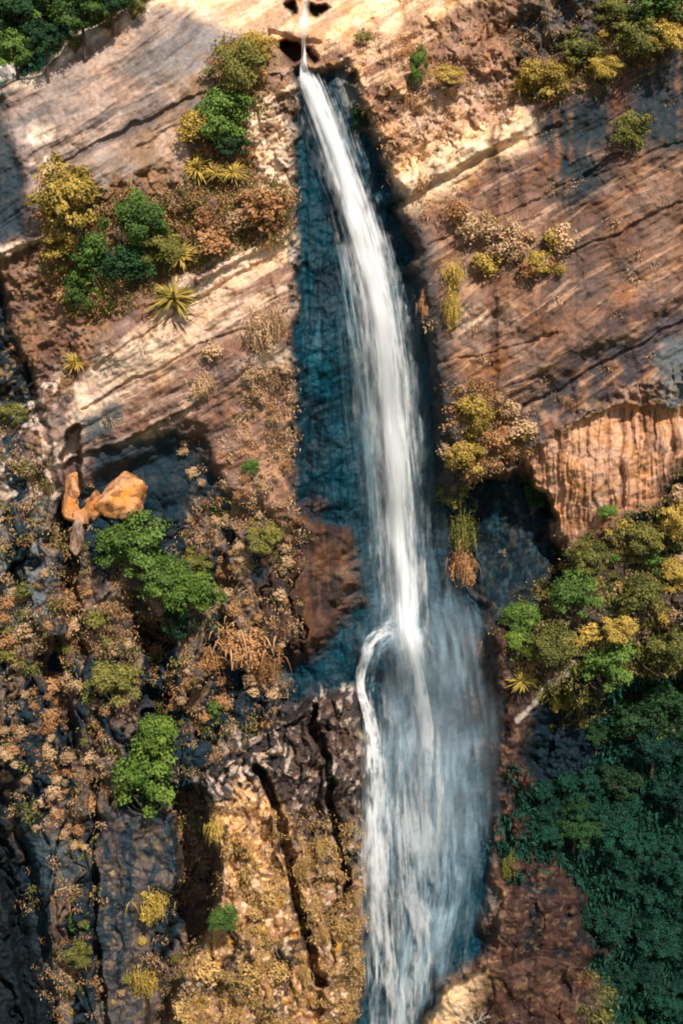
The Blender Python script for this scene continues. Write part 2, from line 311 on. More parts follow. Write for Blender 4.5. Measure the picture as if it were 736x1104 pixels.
# outcrop and pillar
top_ = poly([(212, 875), (218, 825), (260, 790), (330, 738), (385, 738), (402, 800), (392, 930), (345, 930), (322, 900), (298, 862), (255, 858)], 9, 1.5)
paint(M['outcrop'], srgb(156, 122, 92)); paint(M['outcrop']*ss(.44, .56, fbm(WX/24, WY/34, 5, 431)), srgb(64, 52, 46), .92)
paint(top_, srgb(54, 50, 50), .95); paint(top_*ss(.56, .66, fbm(WX/5, WY/9, 4, 421)), srgb(196, 176, 160), .75)
paint(poly([(255, 840), (285, 850), (305, 905), (312, 960), (250, 960), (235, 890)], 8, 1)*ss(.35, .5, n3), srgb(206, 164, 118), .8)
paint(M['outcrop']*ss(.54, .62, fbm(WX/8, WY/16, 4, 105))*ss(860, 900, Y), srgb(176, 136, 78), .7)
paint(M['outcrop']*poly([(330, 745), (385, 745), (400, 800), (395, 1104), (350, 1104), (345, 990), (322, 900), (300, 840)], 7, 1)*ss(.4, .55, n2*.5+n3*.5), srgb(74, 60, 54), .8)
paint(M['outcrop']*(1-top_)*ss(.62, .7, n3), srgb(226, 196, 158), .6)
paint(M['pillar'], srgb(66, 62, 62)); paint(M['pillar']*ss(.46, .6, fbm(X/9, Y/90, 4, 417)), srgb(24, 44, 54), .8); paint(M['pillar']*ss(.56, .66, fbm(X/8, Y/14, 4, 419)), srgb(96, 82, 74), .7); wet(M['pillar'], .35)
paint(poly([(30, 905), (75, 890), (92, 930), (70, 970), (40, 950)], 8, 1), srgb(50, 66, 74), .8)
paint(poly([(-400, 850), (10, 850), (30, 1000), (60, 1104), (60, 1500), (-400, 1500)], 10, 1), srgb(16, 26, 32), .95)  # deep shade of the far left fissures painted into the rock
paint(M['above'], srgb(70, 60, 40))
# moss and dry-plant soil colour speckle
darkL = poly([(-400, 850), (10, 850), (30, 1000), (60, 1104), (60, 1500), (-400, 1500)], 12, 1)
paint((1-M['gully'])*(1-und)*(1-top_*.9)*(1-dk*.8)*(1-M['ravine'])*(1-darkL)*ss(.6, .68, fbm(WX/6, WY/6, 4, 107))*rough, srgb(150, 122, 84), .5)
# blown-in tonal break-up
C *= (.80+.40*n3+.0*n2)[..., None]
C *= (.86+.28*fbm(X/2.2, Y/2.2, 2, 109))[..., None]
C *= 1-(1-np.array([1, .93, .87], f32))*((1-WET)*(1-M['pillar'])*(1-M['broken']*.5)*(1-M['slabA']*.9)*(1-M['panel']*.8))[..., None]
C *= (1-.12*M['slabD']-.08*M['slabB'])[..., None]
C = np.clip(C*.98, .004, .8)
WET = np.clip(WET, 0, 1)

# ------------------------------------------------------------------ mesh helpers
def mesh_np(name, V, F, mats, colors=None, smooth=False, uv=None):
    """V (n,3), F (m,k) arrays; colors: dict name -> (n,) or (n,3) point attribute"""
    me = bpy.data.meshes.new(name); V = np.asarray(V, f32); F = np.asarray(F, np.int32); k = F.shape[1]
    me.vertices.add(len(V)); me.vertices.foreach_set('co', V.ravel())
    me.loops.add(F.size); me.loops.foreach_set('vertex_index', F.ravel())
    me.polygons.add(len(F)); me.polygons.foreach_set('loop_start', np.arange(0, F.size, k, dtype=np.int32))
    me.polygons.foreach_set('loop_total', np.full(len(F), k, np.int32))
    if smooth: me.polygons.foreach_set('use_smooth', np.ones(len(F), bool))
    me.update(calc_edges=True)
    for nme, a in (colors or {}).items():
        a = np.asarray(a, f32)
        if a.ndim == 1:
            at = me.attributes.new(nme, 'FLOAT', 'POINT'); at.data.foreach_set('value', a)
        else:
            at = me.attributes.new(nme, 'FLOAT_COLOR', 'POINT'); at.data.foreach_set('color', np.concatenate([a, np.ones((len(a), 1), f32)], 1).ravel())
    me.materials.append(mats)
    return me
def grid_faces(nr, nc):
    i = np.arange(nr*nc).reshape(nr, nc)
    return np.stack([i[1:, :-1], i[1:, 1:], i[:-1, 1:], i[:-1, :-1]], -1).reshape(-1, 4)
def obj(name, me, parent=None, loc=None):
    o = bpy.data.objects.new(name, me); COL.objects.link(o); o.parent = parent
    if loc is not None: o.location = loc
    return o
def tag(o, label=None, cat=None, group=None, kind=None):
    if label: o['label'] = label
    if cat: o['category'] = cat
    if group: o['group'] = group
    if kind: o['kind'] = kind
    return o

# ------------------------------------------------------------------ materials
def mat(name):
    m = bpy.data.materials.new(name); m.use_nodes = True; nt = m.node_tree; nt.nodes.clear()
    out = nt.nodes.new('ShaderNodeOutputMaterial'); return m, nt, out
def N(nt, t, **kw):
    n = nt.nodes.new(t)
    for k, v in kw.items():
        if k in n.inputs: n.inputs[k].default_value = v
        else: setattr(n, k, v)
    return n
def rock_mat(name, color=None):
    m, nt, out = mat(name); L = nt.links.new
    b = N(nt, 'ShaderNodeBsdfPrincipled'); L(b.outputs[0], out.inputs[0])
    tc_ = N(nt, 'ShaderNodeTexCoord')
    if color is None:
        a = N(nt, 'ShaderNodeAttribute', attribute_name='rock'); w = N(nt, 'ShaderNodeAttribute', attribute_name='wet'); csock = a.outputs['Color']; wsock = w.outputs['Fac']
    else:
        a = N(nt, 'ShaderNodeRGB'); a.outputs[0].default_value = (*color, 1); csock = a.outputs[0]; wsock = None
    nz = N(nt, 'ShaderNodeTexNoise', Scale=2.4, Detail=6, Roughness=.7); L(tc_.outputs['Object'], nz.inputs['Vector'])
    nb = N(nt, 'ShaderNodeTexNoise', Scale=.35, Detail=5, Roughness=.6); L(tc_.outputs['Object'], nb.inputs['Vector'])
    mr = N(nt, 'ShaderNodeMapRange'); mr.inputs[1].default_value = .3; mr.inputs[2].default_value = .7; mr.inputs[3].default_value = .72; mr.inputs[4].default_value = 1.28; L(nz.outputs[0], mr.inputs[0])
    mx = N(nt, 'ShaderNodeVectorMath', operation='SCALE'); L(csock, mx.inputs[0]); L(mr.outputs[0], mx.inputs['Scale'])
    hs = N(nt, 'ShaderNodeHueSaturation'); L(mx.outputs[0], hs.inputs['Color'])
    mh = N(nt, 'ShaderNodeMapRange'); mh.inputs[1].default_value = .3; mh.inputs[2].default_value = .7; mh.inputs[3].default_value = .8; mh.inputs[4].default_value = 1.2; L(nb.outputs[0], mh.inputs[0]); L(mh.outputs[0], hs.inputs['Saturation'])
    L(hs.outputs[0], b.inputs['Base Color'])
    if wsock is not None:
        r = N(nt, 'ShaderNodeMapRange'); r.inputs[3].default_value = .85; r.inputs[4].default_value = .55; L(wsock, r.inputs[0]); L(r.outputs[0], b.inputs['Roughness'])
    else: b.inputs['Roughness'].default_value = .85
    b.inputs['Specular IOR Level'].default_value = .14
    bp = N(nt, 'ShaderNodeBump', Strength=.5, Distance=.2); L(nz.outputs[0], bp.inputs['Height']); L(bp.outputs[0], b.inputs['Normal'])
    return m
def leaf_mat(name, ca, cb, trans=.25, rough=.7):
    m, nt, out = mat(name); L = nt.links.new
    a = N(nt, 'ShaderNodeAttribute', attribute_name='var'); oi = N(nt, 'ShaderNodeObjectInfo')
    ad = N(nt, 'ShaderNodeMath', operation='MULTIPLY_ADD'); L(oi.outputs['Random'], ad.inputs[0]); ad.inputs[1].default_value = .5; ad.inputs[2].default_value = -.25
    ad2 = N(nt, 'ShaderNodeMath', operation='ADD', use_clamp=True); L(ad.outputs[0], ad2.inputs[0]); L(a.outputs['Fac'], ad2.inputs[1])
    r = N(nt, 'ShaderNodeValToRGB'); r.color_ramp.elements[0].color = (*srgb(*ca), 1); r.color_ramp.elements[1].color = (*srgb(*cb), 1)
    L(ad2.outputs[0], r.inputs[0])
    d = N(nt, 'ShaderNodeBsdfPrincipled', Roughness=rough); d.inputs['Specular IOR Level'].default_value = .25; L(r.outputs[0], d.inputs['Base Color'])
    t = N(nt, 'ShaderNodeBsdfTranslucent'); L(r.outputs[0], t.inputs[0])
    mx = N(nt, 'ShaderNodeMixShader'); mx.inputs[0].default_value = trans; L(d.outputs[0], mx.inputs[1]); L(t.outputs[0], mx.inputs[2]); L(mx.outputs[0], out.inputs[0])
    return m
def water_mat(name, col=(.82, .86, .88), gain=1.0):
    m, nt, out = mat(name); L = nt.links.new
    a = N(nt, 'ShaderNodeAttribute', attribute_name='dens')
    d = N(nt, 'ShaderNodeBsdfDiffuse'); d.inputs[0].default_value = (*col, 1)
    t = N(nt, 'ShaderNodeBsdfTranslucent'); t.inputs[0].default_value = (*col, 1)
    m1 = N(nt, 'ShaderNodeMixShader'); m1.inputs[0].default_value = .35; L(d.outputs[0], m1.inputs[1]); L(t.outputs[0], m1.inputs[2])
    tr = N(nt, 'ShaderNodeBsdfTransparent'); m2 = N(nt, 'ShaderNodeMixShader')
    g = N(nt, 'ShaderNodeMath', operation='MULTIPLY', use_clamp=True); g.inputs[1].default_value = gain; L(a.outputs['Fac'], g.inputs[0])
    L(g.outputs[0], m2.inputs[0]); L(tr.outputs[0], m2.inputs[1]); L(m1.outputs[0], m2.inputs[2]); L(m2.outputs[0], out.inputs[0])
    return m

# ------------------------------------------------------------------ the cliff
P = world(X, Y, D)
rock = rock_mat('cliff_rock')
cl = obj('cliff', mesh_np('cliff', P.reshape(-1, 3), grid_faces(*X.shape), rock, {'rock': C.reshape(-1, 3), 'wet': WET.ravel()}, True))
tag(cl, kind='structure')
def lookup(px, py, A=D):
    i = np.clip(np.interp(px, AX, np.arange(len(AX))), 0, len(AX)-1.001); j = np.clip(np.interp(py, AY, np.arange(len(AY))), 0, len(AY)-1.001)
    i0 = i.astype(int) if hasattr(i, 'astype') else int(i); j0 = j.astype(int) if hasattr(j, 'astype') else int(j)
    fx = i-i0; fy = j-j0
    return (A[j0, i0]*(1-fx)+A[j0, i0+1]*fx)*(1-fy)+(A[j0+1, i0]*(1-fx)+A[j0+1, i0+1]*fx)*fy
def on(px, py, lift=0.):
    return world(px, py, lookup(px, py)-lift)
# ground far below and ravine floor reached by the cliff foot
gz = float(P[-1, :, 2].mean())
yb = float(P[-1, :, 1].mean())
gv = [(-900, -900, gz-1), (900, -900, gz-1), (900, 200, gz-1), (-900, 200, gz-1)]
g = obj('ground', mesh_np('ground', gv, [[0, 1, 2, 3]], rock_mat('ground_soil', (.06, .08, .03)))); tag(g, kind='structure')


# ------------------------------------------------------------------ water
def stream(name, path, lift, seed, alpha=1.0, su=7, sv=.012, thr=(.3, .6), edge=.35, bulge=1.0, m=None, hug=True, du=.9, amp=.12, core=0., nstep=1.3, plume=40, billow=0., torn=.35):
    """path rows: px, py, half width, density. a curved veil of falling water in front of the rock"""
    p = np.array(path, float); L = np.r_[0, np.cumsum(np.hypot(np.diff(p[:, 0]), np.diff(p[:, 1])))]
    n = int(L[-1]/nstep); v = np.linspace(0, L[-1], n)
    def sm(c):
        q = np.interp(v, L, p[:, c]); k = max(3, int(26/nstep)); w = np.hanning(k+2)[1:-1]; w /= w.sum()
        return np.convolve(np.pad(q, (k, k), 'edge'), w, 'same')[k:-k]
    cx, cy, hw, dn = sm(0), sm(1), sm(2), sm(3)
    nu = max(12, int(hw.max()*2/du)); u = np.linspace(-1, 1, nu)
    U, Vv = np.meshgrid(u, v)
    tx = np.gradient(cx); ty = np.gradient(cy); tl = np.hypot(tx, ty); nx, ny = ty/tl, -tx/tl
    PX = cx[:, None]+nx[:, None]*U*hw[:, None]; PY = cy[:, None]+ny[:, None]*U*hw[:, None]
    wob = (fbm(U*2, Vv/90, 2, seed)-.5)*3; PX = PX+wob*1.2
    base = lookup(PX, PY)
    k = 31; ker = np.hanning(k+2)[1:-1]; ker /= ker.sum()
    for ax_ in (0, 0, 1):
        kk = min(k, base.shape[ax_]//2*2-1) if ax_ else k
        ke = np.hanning(kk+2)[1:-1]; ke /= ke.sum()
        base = np.apply_along_axis(lambda q: np.convolve(np.pad(q, (kk, kk), 'edge'), ke, 'same')[kk:-kk], ax_, base)
    base = base-.5
    s1 = fbm(U*su*(hw[:, None]/20), Vv*sv, 5, seed+1, .6); s2 = fbm(U*su*2.7*(hw[:, None]/20), Vv*sv*1.6, 4, seed+2)
    s3 = fbm(U*2.3*(hw[:, None]/20), Vv*sv*1.2, 3, seed+3)
    s5 = fbm(U*su*.5*(hw[:, None]/20)+s3*2, Vv/plume, 5, seed+5, .6)            # billows that fall with the water
    s6 = fbm(PX/4.5, PY/14, 4, seed+6)
    st = (s1*.5+s2*.25+s3*.25)*(1-billow)+s5*billow
    dd = base-lift-bulge*(1-U**2)-(st-.5)*amp*2
    a = ss(thr[0], thr[1], st)
    e = 1-ss(1-edge, 1, np.abs(U)+(s2-.5)*edge*1.2+(s6-.45)*torn)
    a = np.clip(np.maximum(a, core*np.exp(-((U+(s3-.5)*.7)/.45)**2)), 0, 1)*e*dn[:, None]*alpha
    W = world(PX, PY, dd)
    return obj(name, mesh_np(name, W.reshape(-1, 3), grid_faces(*U.shape), m, {'dens': a.ravel()}, True))
WM = water_mat('white_water', (.86, .84, .81))
WC = water_mat('spray_water', (.58, .75, .83)); WB = water_mat('thin_water', (.56, .74, .82))
ex = lambda rows, k: [(a, b, c*k, d) for a, b, c, d in rows]
fall = [(326, 78, 6, 1), (334, 92, 11, 1), (345, 118, 17, 1), (360, 160, 19, 1), (378, 215, 19, 1), (393, 265, 21, 1), (404, 310, 24, 1), (411, 350, 26, 1), (416, 400, 28, .95), (420, 450, 28, .92), (425, 500, 27, .9), (430, 560, 24, .9), (434, 610, 22, .95), (437, 650, 20, 1), (437, 676, 17, .95), (441, 692, 19, .7), (446, 712, 20, .3), (448, 735, 22, 0)]
water = obj('waterfall', None); tag(water, kind='structure')
parts = []
parts.append(stream('falling_water', fall, 1.6, 11, 1.0, su=6, sv=.010, thr=(.34, .60), edge=.6, bulge=1.4, m=WM, core=.85, amp=.05, billow=.25))
parts.append(stream('falling_water', ex(fall, 1.55), .8, 12, .6, su=5, sv=.012, thr=(.38, .66), edge=.75, billow=.4, torn=.8, amp=.05, bulge=1.2, m=WM))
parts.append(stream('thin_veil', [(366, 262, 7, .2), (374, 300, 8, .6), (384, 360, 9, .6), (392, 420, 10, .5), (400, 500, 10, .3), (408, 600, 8, .3)], .9, 13, .75, su=9, thr=(.4, .6), edge=.6, bulge=.3, m=WB))
parts.append(stream('spray', ex(fall[6:], 2.1), .6, 14, .26, su=3, sv=.006, thr=(.25, .85), edge=.8, bulge=1, m=WB))
# the jet out of the pothole and the stream above it
parts.append(stream('upper_stream', [(331, -4, 6, .2), (329, 8, 3.5, .6), (328, 18, 5, .8), (327, 27, 10, .8), (328, 36, 8, .2), (328, 40, 4, 0)], .1, 15, 1, su=12, sv=.05, thr=(.25, .55), torn=.9, edge=.8, bulge=.3, m=WM, core=.9, du=.6, nstep=.8))
parts.append(stream('upper_stream', [(328, 36, 2.6, .6), (328, 60, 2.6, .9), (327, 72, 5, 1), (330, 86, 9, 1), (334, 96, 10, .6)], 1.2, 16, 1, su=20, sv=.05, thr=(.2, .5), edge=.4, bulge=.3, m=WM, core=.9, du=.5, nstep=.8))
# lower fall: left branch and broad veil
SP = dict(su=8, sv=.05, edge=.8, bulge=.3, torn=1.0, plume=12, billow=.5, du=.6, nstep=.8)
parts.append(stream('side_stream', [(446, 672, 12, .3), (430, 680, 10, .9), (414, 682, 9, 1), (403, 690, 8, 1), (396, 699, 6, 1), (397, 708, 5.5, 1), (391, 720, 5.5, 1), (388, 738, 5, 1), (390, 750, 5, 1), (397, 768, 8, .95), (404, 800, 11, .95), (408, 840, 15, .8), (410, 890, 17, .3), (411, 930, 17, 0)], .3, 17, 1, thr=(.30, .54), m=WM, core=.45, **SP))
parts.append(stream('side_stream', [(440, 668, 8, 0), (420, 672, 8, .7), (404, 678, 6, .7), (392, 692, 5, .7), (392, 706, 5, .6), (386, 722, 4, .6), (384, 740, 5, .4), (388, 760, 5, 0)], .5, 27, .9, thr=(.42, .6), m=WM, **SP))
parts.append(stream('side_stream', [(444, 682, 9, .4), (425, 690, 9, .8), (409, 700, 7, .6), (402, 716, 7, .5), (398, 742, 7, .5), (402, 775, 9, .4), (408, 800, 9, 0)], .1, 28, .8, thr=(.42, .62), m=WC, **SP))
veil = [(440, 672, 12, 0), (442, 690, 20, .5), (446, 712, 32, .7), (446, 740, 42, .7), (446, 780, 50, .8), (446, 840, 56, .9), (450, 900, 62, .9), (454, 960, 66, .9), (446, 1020, 60, .95), (438, 1080, 52, 1), (434, 1140, 50, 1), (430, 1220, 48, 1)]
B_ = dict(amp=.05, bulge=.6, torn=.5)
parts.append(stream('veil', veil, .3, 18, .34, su=3, sv=.012, thr=(.34, .70), edge=.8, m=WC, billow=.7, plume=70, **B_))
parts.append(stream('veil', ex(veil, .92), .8, 19, .50, su=4, sv=.016, thr=(.45, .66), edge=.75, m=WC, billow=.6, plume=45, **B_))
parts.append(stream('veil', ex(veil, 1.0), .5, 20, .24, su=6, sv=.02, thr=(.44, .66), edge=.7, m=WC, billow=.4, plume=30, **B_))
parts.append(stream('veil', [(440, 662, 10, 0), (446, 690, 11, .85), (456, 730, 16, .9), (461, 780, 22, .8), (462, 850, 30, .7), (462, 920, 38, .4), (462, 980, 38, 0)], 1.2, 22, .85, su=4, sv=.012, thr=(.38, .60), edge=.9, m=WM, billow=.5, plume=40, **B_))
parts.append(stream('veil', [(404, 770, 12, 0), (404, 810, 20, .5), (406, 860, 28, .9), (408, 930, 32, .9), (412, 1000, 34, .9), (418, 1080, 34, .95), (420, 1180, 36, .9)], 1.1, 23, .85, su=4, sv=.012, thr=(.40, .62), edge=.9, m=WM, billow=.5, plume=50, **B_))
parts.append(stream('veil', [(420, 700, 10, 0), (424, 740, 18, .5), (430, 800, 22, .6), (436, 860, 26, .6), (444, 940, 30, .75), (450, 1010, 28, .9), (452, 1090, 26, .9), (448, 1180, 26, .8)], 1.3, 25, .8, su=4, sv=.012, thr=(.42, .62), edge=.9, m=WM, billow=.5, plume=36, **B_))
parts.append(stream('splash', [(462, 668, 6, 0), (446, 680, 13, .8), (430, 686, 13, .8), (412, 694, 12, .7), (402, 708, 12, .5), (398, 728, 12, 0)], .8, 31, .8, thr=(.40, .66), m=WC, **SP))
parts.append(stream('splash', [(436, 650, 16, 0), (438, 676, 24, .8), (444, 700, 28, .7), (448, 730, 30, 0)], 1.6, 32, .7, su=5, sv=.03, thr=(.40, .66), edge=.9, m=WM, billow=.7, plume=14, **B_))
F_ = dict(amp=.05, bulge=.8, billow=1.0)
parts.append(stream('spray', [(466, 600, 14, 0), (476, 650, 26, .4), (488, 700, 50, .8), (496, 780, 54, .9), (502, 860, 48, .8), (503, 940, 42, .5), (498, 1010, 30, 0)], .9, 24, .42, su=1.6, thr=(.25, .72), edge=.98, m=WB, plume=60, torn=.2, **F_))
parts.append(stream('spray', [(432, 570, 40, 0), (436, 620, 56, .5), (444, 680, 76, .85), (452, 740, 80, .8), (456, 800, 80, .5), (456, 880, 76, 0)], 2.2, 26, .24, su=1.0, thr=(.2, .75), edge=.98, m=WB, plume=50, torn=.1, **F_))
parts.append(stream('spray', [(420, 300, 30, 0), (424, 400, 46, .5), (430, 520, 54, .6), (436, 620, 56, .6), (440, 700, 56, 0)], .9, 29, .20, su=1.2, thr=(.25, .75), edge=.98, m=WB, plume=120, torn=.1, **F_))
for o in parts: o.parent = water
# mist hanging round the lower fall
mm, mnt, mo = mat('mist_air'); pv = N(mnt, 'ShaderNodeVolumePrincipled', Density=.028); pv.inputs['Color'].default_value = (.80, .90, .95, 1); mnt.links.new(pv.outputs[0], mo.inputs['Volume'])
def mist(px, py, rx, ry, rd, out_):
    u = np.linspace(0, 2*math.pi, 40, endpoint=False); v = np.linspace(.02, math.pi-.02, 24); U_, V_ = np.meshgrid(u, v)
    k_ = 1+.28*(fbm(np.cos(U_)*2+5, np.sin(U_)*2+V_*1.5, 3, 77)-.5)*2
    Q = np.stack([np.sin(V_)*np.cos(U_)*rx*k_, np.sin(V_)*np.sin(U_)*rd*k_, np.cos(V_)*ry*k_], -1)
    i = np.arange(960).reshape(24, 40); j = np.roll(i, -1, 1); F = np.stack([i[:-1], i[1:], j[1:], j[:-1]], -1).reshape(-1, 4)
    me = mesh_np('mist', Q.reshape(-1, 3), F, mm, None, True)
    bm = bmesh.new(); bm.from_mesh(me); bmesh.ops.holes_fill(bm, edges=[e for e in bm.edges if e.is_boundary]); bmesh.ops.recalc_face_normals(bm, faces=bm.faces); bm.to_mesh(me); bm.free()
    o = obj('mist', me, None, world(px, py, float(lookup(px, py))-out_)); tag(o, 'thin mist drifting round the lower fall', 'mist', None, 'stuff')
mist(478, 800, 6.5, 17, 5, 2.0)

#VEG
# ------------------------------------------------------------------ plants
G = {'green': leaf_mat('leaf_green', (22, 50, 20), (112, 138, 58)), 'bright': leaf_mat('leaf_bright', (44, 80, 24), (134, 152, 60)),
     'dark': leaf_mat('leaf_ravine_shade', (8, 38, 34), (30, 78, 58)), 'deep': leaf_mat('leaf_deep', (12, 38, 24), (50, 82, 42)), 'moss': leaf_mat('moss_gold', (126, 98, 52), (212, 172, 108)), 'yellow': leaf_mat('leaf_yellow', (120, 98, 34), (214, 180, 88)),  # 'dark' has the shade of the ravine put into its leaf colour
     'olive': leaf_mat('leaf_olive', (60, 68, 30), (150, 140, 66)), 'tan': leaf_mat('dry_tan', (132, 100, 66), (228, 190, 146)),
     'orange': leaf_mat('dry_orange', (138, 94, 56), (204, 154, 104)), 'palm': leaf_mat('rosette_leaf', (92, 84, 30), (214, 178, 84))}
BARK = rock_mat('bark', (.09, .065, .045)); PALEBARK = rock_mat('pale_bark', (.5, .42, .34))
def leaves(pts, nrm, size, var, seed, aspect=1.9):
    """one folded rhombus leaf per point"""
    r = np.random.default_rng(seed); n = len(pts)
    nrm = nrm+r.normal(0, .55, (n, 3)); nrm /= np.linalg.norm(nrm, axis=1)[:, None]
    t = np.cross(nrm, r.normal(0, 1, (n, 3))); t /= np.linalg.norm(t, axis=1)[:, None]; b = np.cross(nrm, t)
    s = size*(.6+.8*r.random(n))[:, None]
    V = np.stack([pts-t*s, pts-b*s/aspect-nrm*s*.15, pts+t*s-nrm*s*.2, pts+b*s/aspect-nrm*s*.15], 1)
    return V.reshape(-1, 3), np.arange(n*4).reshape(-1, 4), np.repeat(var, 4)
def cloud(n, K, rad, leaf, seed, clump=.30, flat=.75, droop=0, cen=1., fill=.06):
    """leaf clumps spread through an uneven crown of unit size standing on its origin"""
    r = np.random.default_rng(seed)
    c = r.normal(0, 1, (K, 3)); c /= np.linalg.norm(c, axis=1)[:, None]; c *= (.35+.62*r.random(K)**.6)[:, None]
    c = c*cen*np.array([1.08, 1, 1.0])*(.8+.45*r.random((K, 1))); c[:, 2] = np.where(c[:, 2] < -.55, -c[:, 2]*.5, c[:, 2])
    cs = clump*(.35+.95*r.random(K)); k = r.integers(0, K, n)
    d = r.normal(0, 1, (n, 3)); d /= np.linalg.norm(d, axis=1)[:, None]
    d[:, 2] = np.where(r.random(n) < .6, np.abs(d[:, 2]), d[:, 2])
    rr = (.55+.45*r.random(n))[:, None]*cs[k][:, None]
    p = (c[k]+d*rr*np.array([1, 1, flat]))+r.normal(0, .045, (n, 3))
    if droop: p[:, 2] -= droop*np.hypot(d[:, 0], d[:, 1])*cs[k]
    fl = r.random(n) < fill; q_ = r.normal(0, .36, (n, 3)); p = np.where(fl[:, None], np.clip(q_, -.85, .85), p)
    R = np.array(rad); pts = p*R*.5*.86+np.array([0, 0, R[2]*.46])
    nr = d*.8+c[k]*.4+np.array([0, 0, .5])
    v = np.clip(.25+.5*r.random(K)[k]+.45*(r.random(n)-.5)+.12*d[:, 2], 0, 1)
    V, F, a = leaves(pts, nr, leaf, v, seed+1)
    return V, F, a, c*R*.5*.86+np.array([0, 0, R[2]*.46])
def blades(n, L, wd, seed, lean=.9, droop=.6, segs=3, up=1.0, base=.05, lift=.0):
    r = np.random.default_rng(seed); az = r.random(n)*6.283; el = np.clip(r.normal(lean, .35, n), 0, 1.5)
    d = np.stack([np.cos(az)*np.sin(el), np.sin(az)*np.sin(el), np.cos(el)*up], 1); side = np.stack([-np.sin(az), np.cos(az), 0*az], 1)
    l = L*(.6+.5*r.random(n)); b0 = r.normal(0, base, (n, 3)); b0[:, 2] = lift+np.abs(b0[:, 2])
    V = []; t = np.linspace(0, 1, segs+1)
    for q in t:
        c = b0+d*(l*q)[:, None]; c[:, 2] -= droop*l*q*q
        ww = (wd*(1-q**1.6)*(.55+.9*min(q*3, 1))+.002)
        V += [c-side*ww, c+side*ww]
    V = np.stack(V, 1)                                    # n, 2(segs+1), 3
    o = np.arange(n)[:, None]*(2*segs+2)
    F = np.concatenate([o+np.array([[2*k, 2*k+1, 2*k+3, 2*k+2]]) for k in range(segs)], 0)
    v = np.repeat(np.clip(r.normal(.5, .22, n), 0, 1), 2*segs+2)
    return V.reshape(-1, 3), F, v
def tube(pts, rad, sides=6):
    pts = [np.array(p, float) for p in pts]; V = []; F = []
    for i, p in enumerate(pts):
        t = pts[min(i+1, len(pts)-1)]-pts[max(i-1, 0)]; t /= np.linalg.norm(t)+1e-9
        a = np.cross(t, [.3, 1, .2]); a /= np.linalg.norm(a); b = np.cross(t, a)
        for s in range(sides):
            q = 2*math.pi*s/sides; V.append(p+(a*math.cos(q)+b*math.sin(q))*rad[i])
    for i in range(len(pts)-1):
        for s in range(sides): F.append([i*sides+s, i*sides+(s+1) % sides, (i+1)*sides+(s+1) % sides, (i+1)*sides+s])
    return V, F
def stems(cent, seed, r0=.035, trunk=.3, many=9):
    r = random.Random(seed); V = []; F = []
    def add(p, q):
        v, f = tube(p, q); o = len(V); V.extend(v); F.extend([[i+o for i in x] for x in f])
    top = np.array([r.uniform(-.04, .04), r.uniform(-.04, .04), trunk])
    if trunk > .1: add([(0, 0, -.12), (.01, 0, trunk*.4), top], [r0*1.5, r0*1.1, r0*.9])
    else: top = np.array([0, 0, -.05])
    for c in cent[:many]:
        m = top*.45+c*.55+np.array([r.uniform(-.05, .05), r.uniform(-.05, .05), -.04])
        add([top, m, c], [r0*.75, r0*.5, r0*.15])
    return V, F
PROTO = {}
def crown_proto(key, n, K, leaf, mt, seed, trunk, **kw):
    V, F, a, c = cloud(n, K, (1, 1, 1) if trunk < .2 else (1, 1, .85), leaf, seed, **kw)
    if trunk > .2: V = V+np.array([0, 0, .18]); c = c+np.array([0, 0, .18])
    sv_, sf_ = stems(c*np.array([1.12, 1.12, 1.08]), seed, .03 if trunk > .2 else .02, trunk, 14)
    PROTO[key] = (mesh_np('foliage', V, F, G[mt], {'var': a}), mesh_np('stem', sv_, sf_, BARK))
for i in range(3):
    for mt in ('green', 'bright', 'yellow', 'olive', 'deep'):
        crown_proto((mt, i), 5200 if mt in ('bright', 'green') else 4000, 40, .026, mt, 100+i*7, .05, clump=.36)
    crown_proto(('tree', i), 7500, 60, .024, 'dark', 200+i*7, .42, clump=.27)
    crown_proto(('treel', i), 6500, 52, .026, 'green', 250+i*7, .42, clump=.27)
    crown_proto(('treeg', i), 6500, 52, .025, 'deep', 230+i*7, .42, clump=.27)
def bl_proto(key, mt, *a, **k):
    V, F, v = blades(*a, **k); PROTO[key] = mesh_np('blades', V, F, G[mt], {'var': v})
for i in range(3):
    bl_proto(('rosette', i), 'palm', 84, .50, .017, 300+i, lean=.95, droop=.35, segs=4, base=.02, lift=.1)
    V, F, a, c = cloud(620, 14, (1, 1, 1), .05, 400+i, clump=.62, cen=.72, fill=.3)
    for mt in ('tan', 'orange', 'yellow', 'moss'):
        PROTO[('tuft_'+mt, i)] = mesh_np('tuft', V, F, G[mt], {'var': a})
    V, F, a, c = cloud(480, 12, (1, 1, 1), .052, 430+i, clump=.62, cen=.72, fill=.3)
    for mt in ('olive', 'green'):
        PROTO[('tuft_'+mt, i)] = mesh_np('tuft', V, F, G[mt], {'var': a})
    V, F, a, c = cloud(2200, 26, (1, .7, 1), .024, 500+i, clump=.30, flat=1.3, droop=.8, fill=.3)
    V2, F2, v2 = blades(130, .28, .008, 520+i, lean=1.2, droop=1.2, segs=3, base=.20, lift=.45)
    F = np.concatenate([F, F2+len(V)]); V = np.concatenate([V, V2]); v = np.concatenate([a, v2])
    for mt in ('tan', 'orange', 'yellow', 'olive', 'moss'):
        PROTO[('hang_'+mt, i)] = mesh_np('hanging_grass', V, F, G[mt], {'var': v})
def scale_at(px, py, d):
    return float((d-CL[1])/DIST*1.0)*.1*(HALF/55.2)*1.03
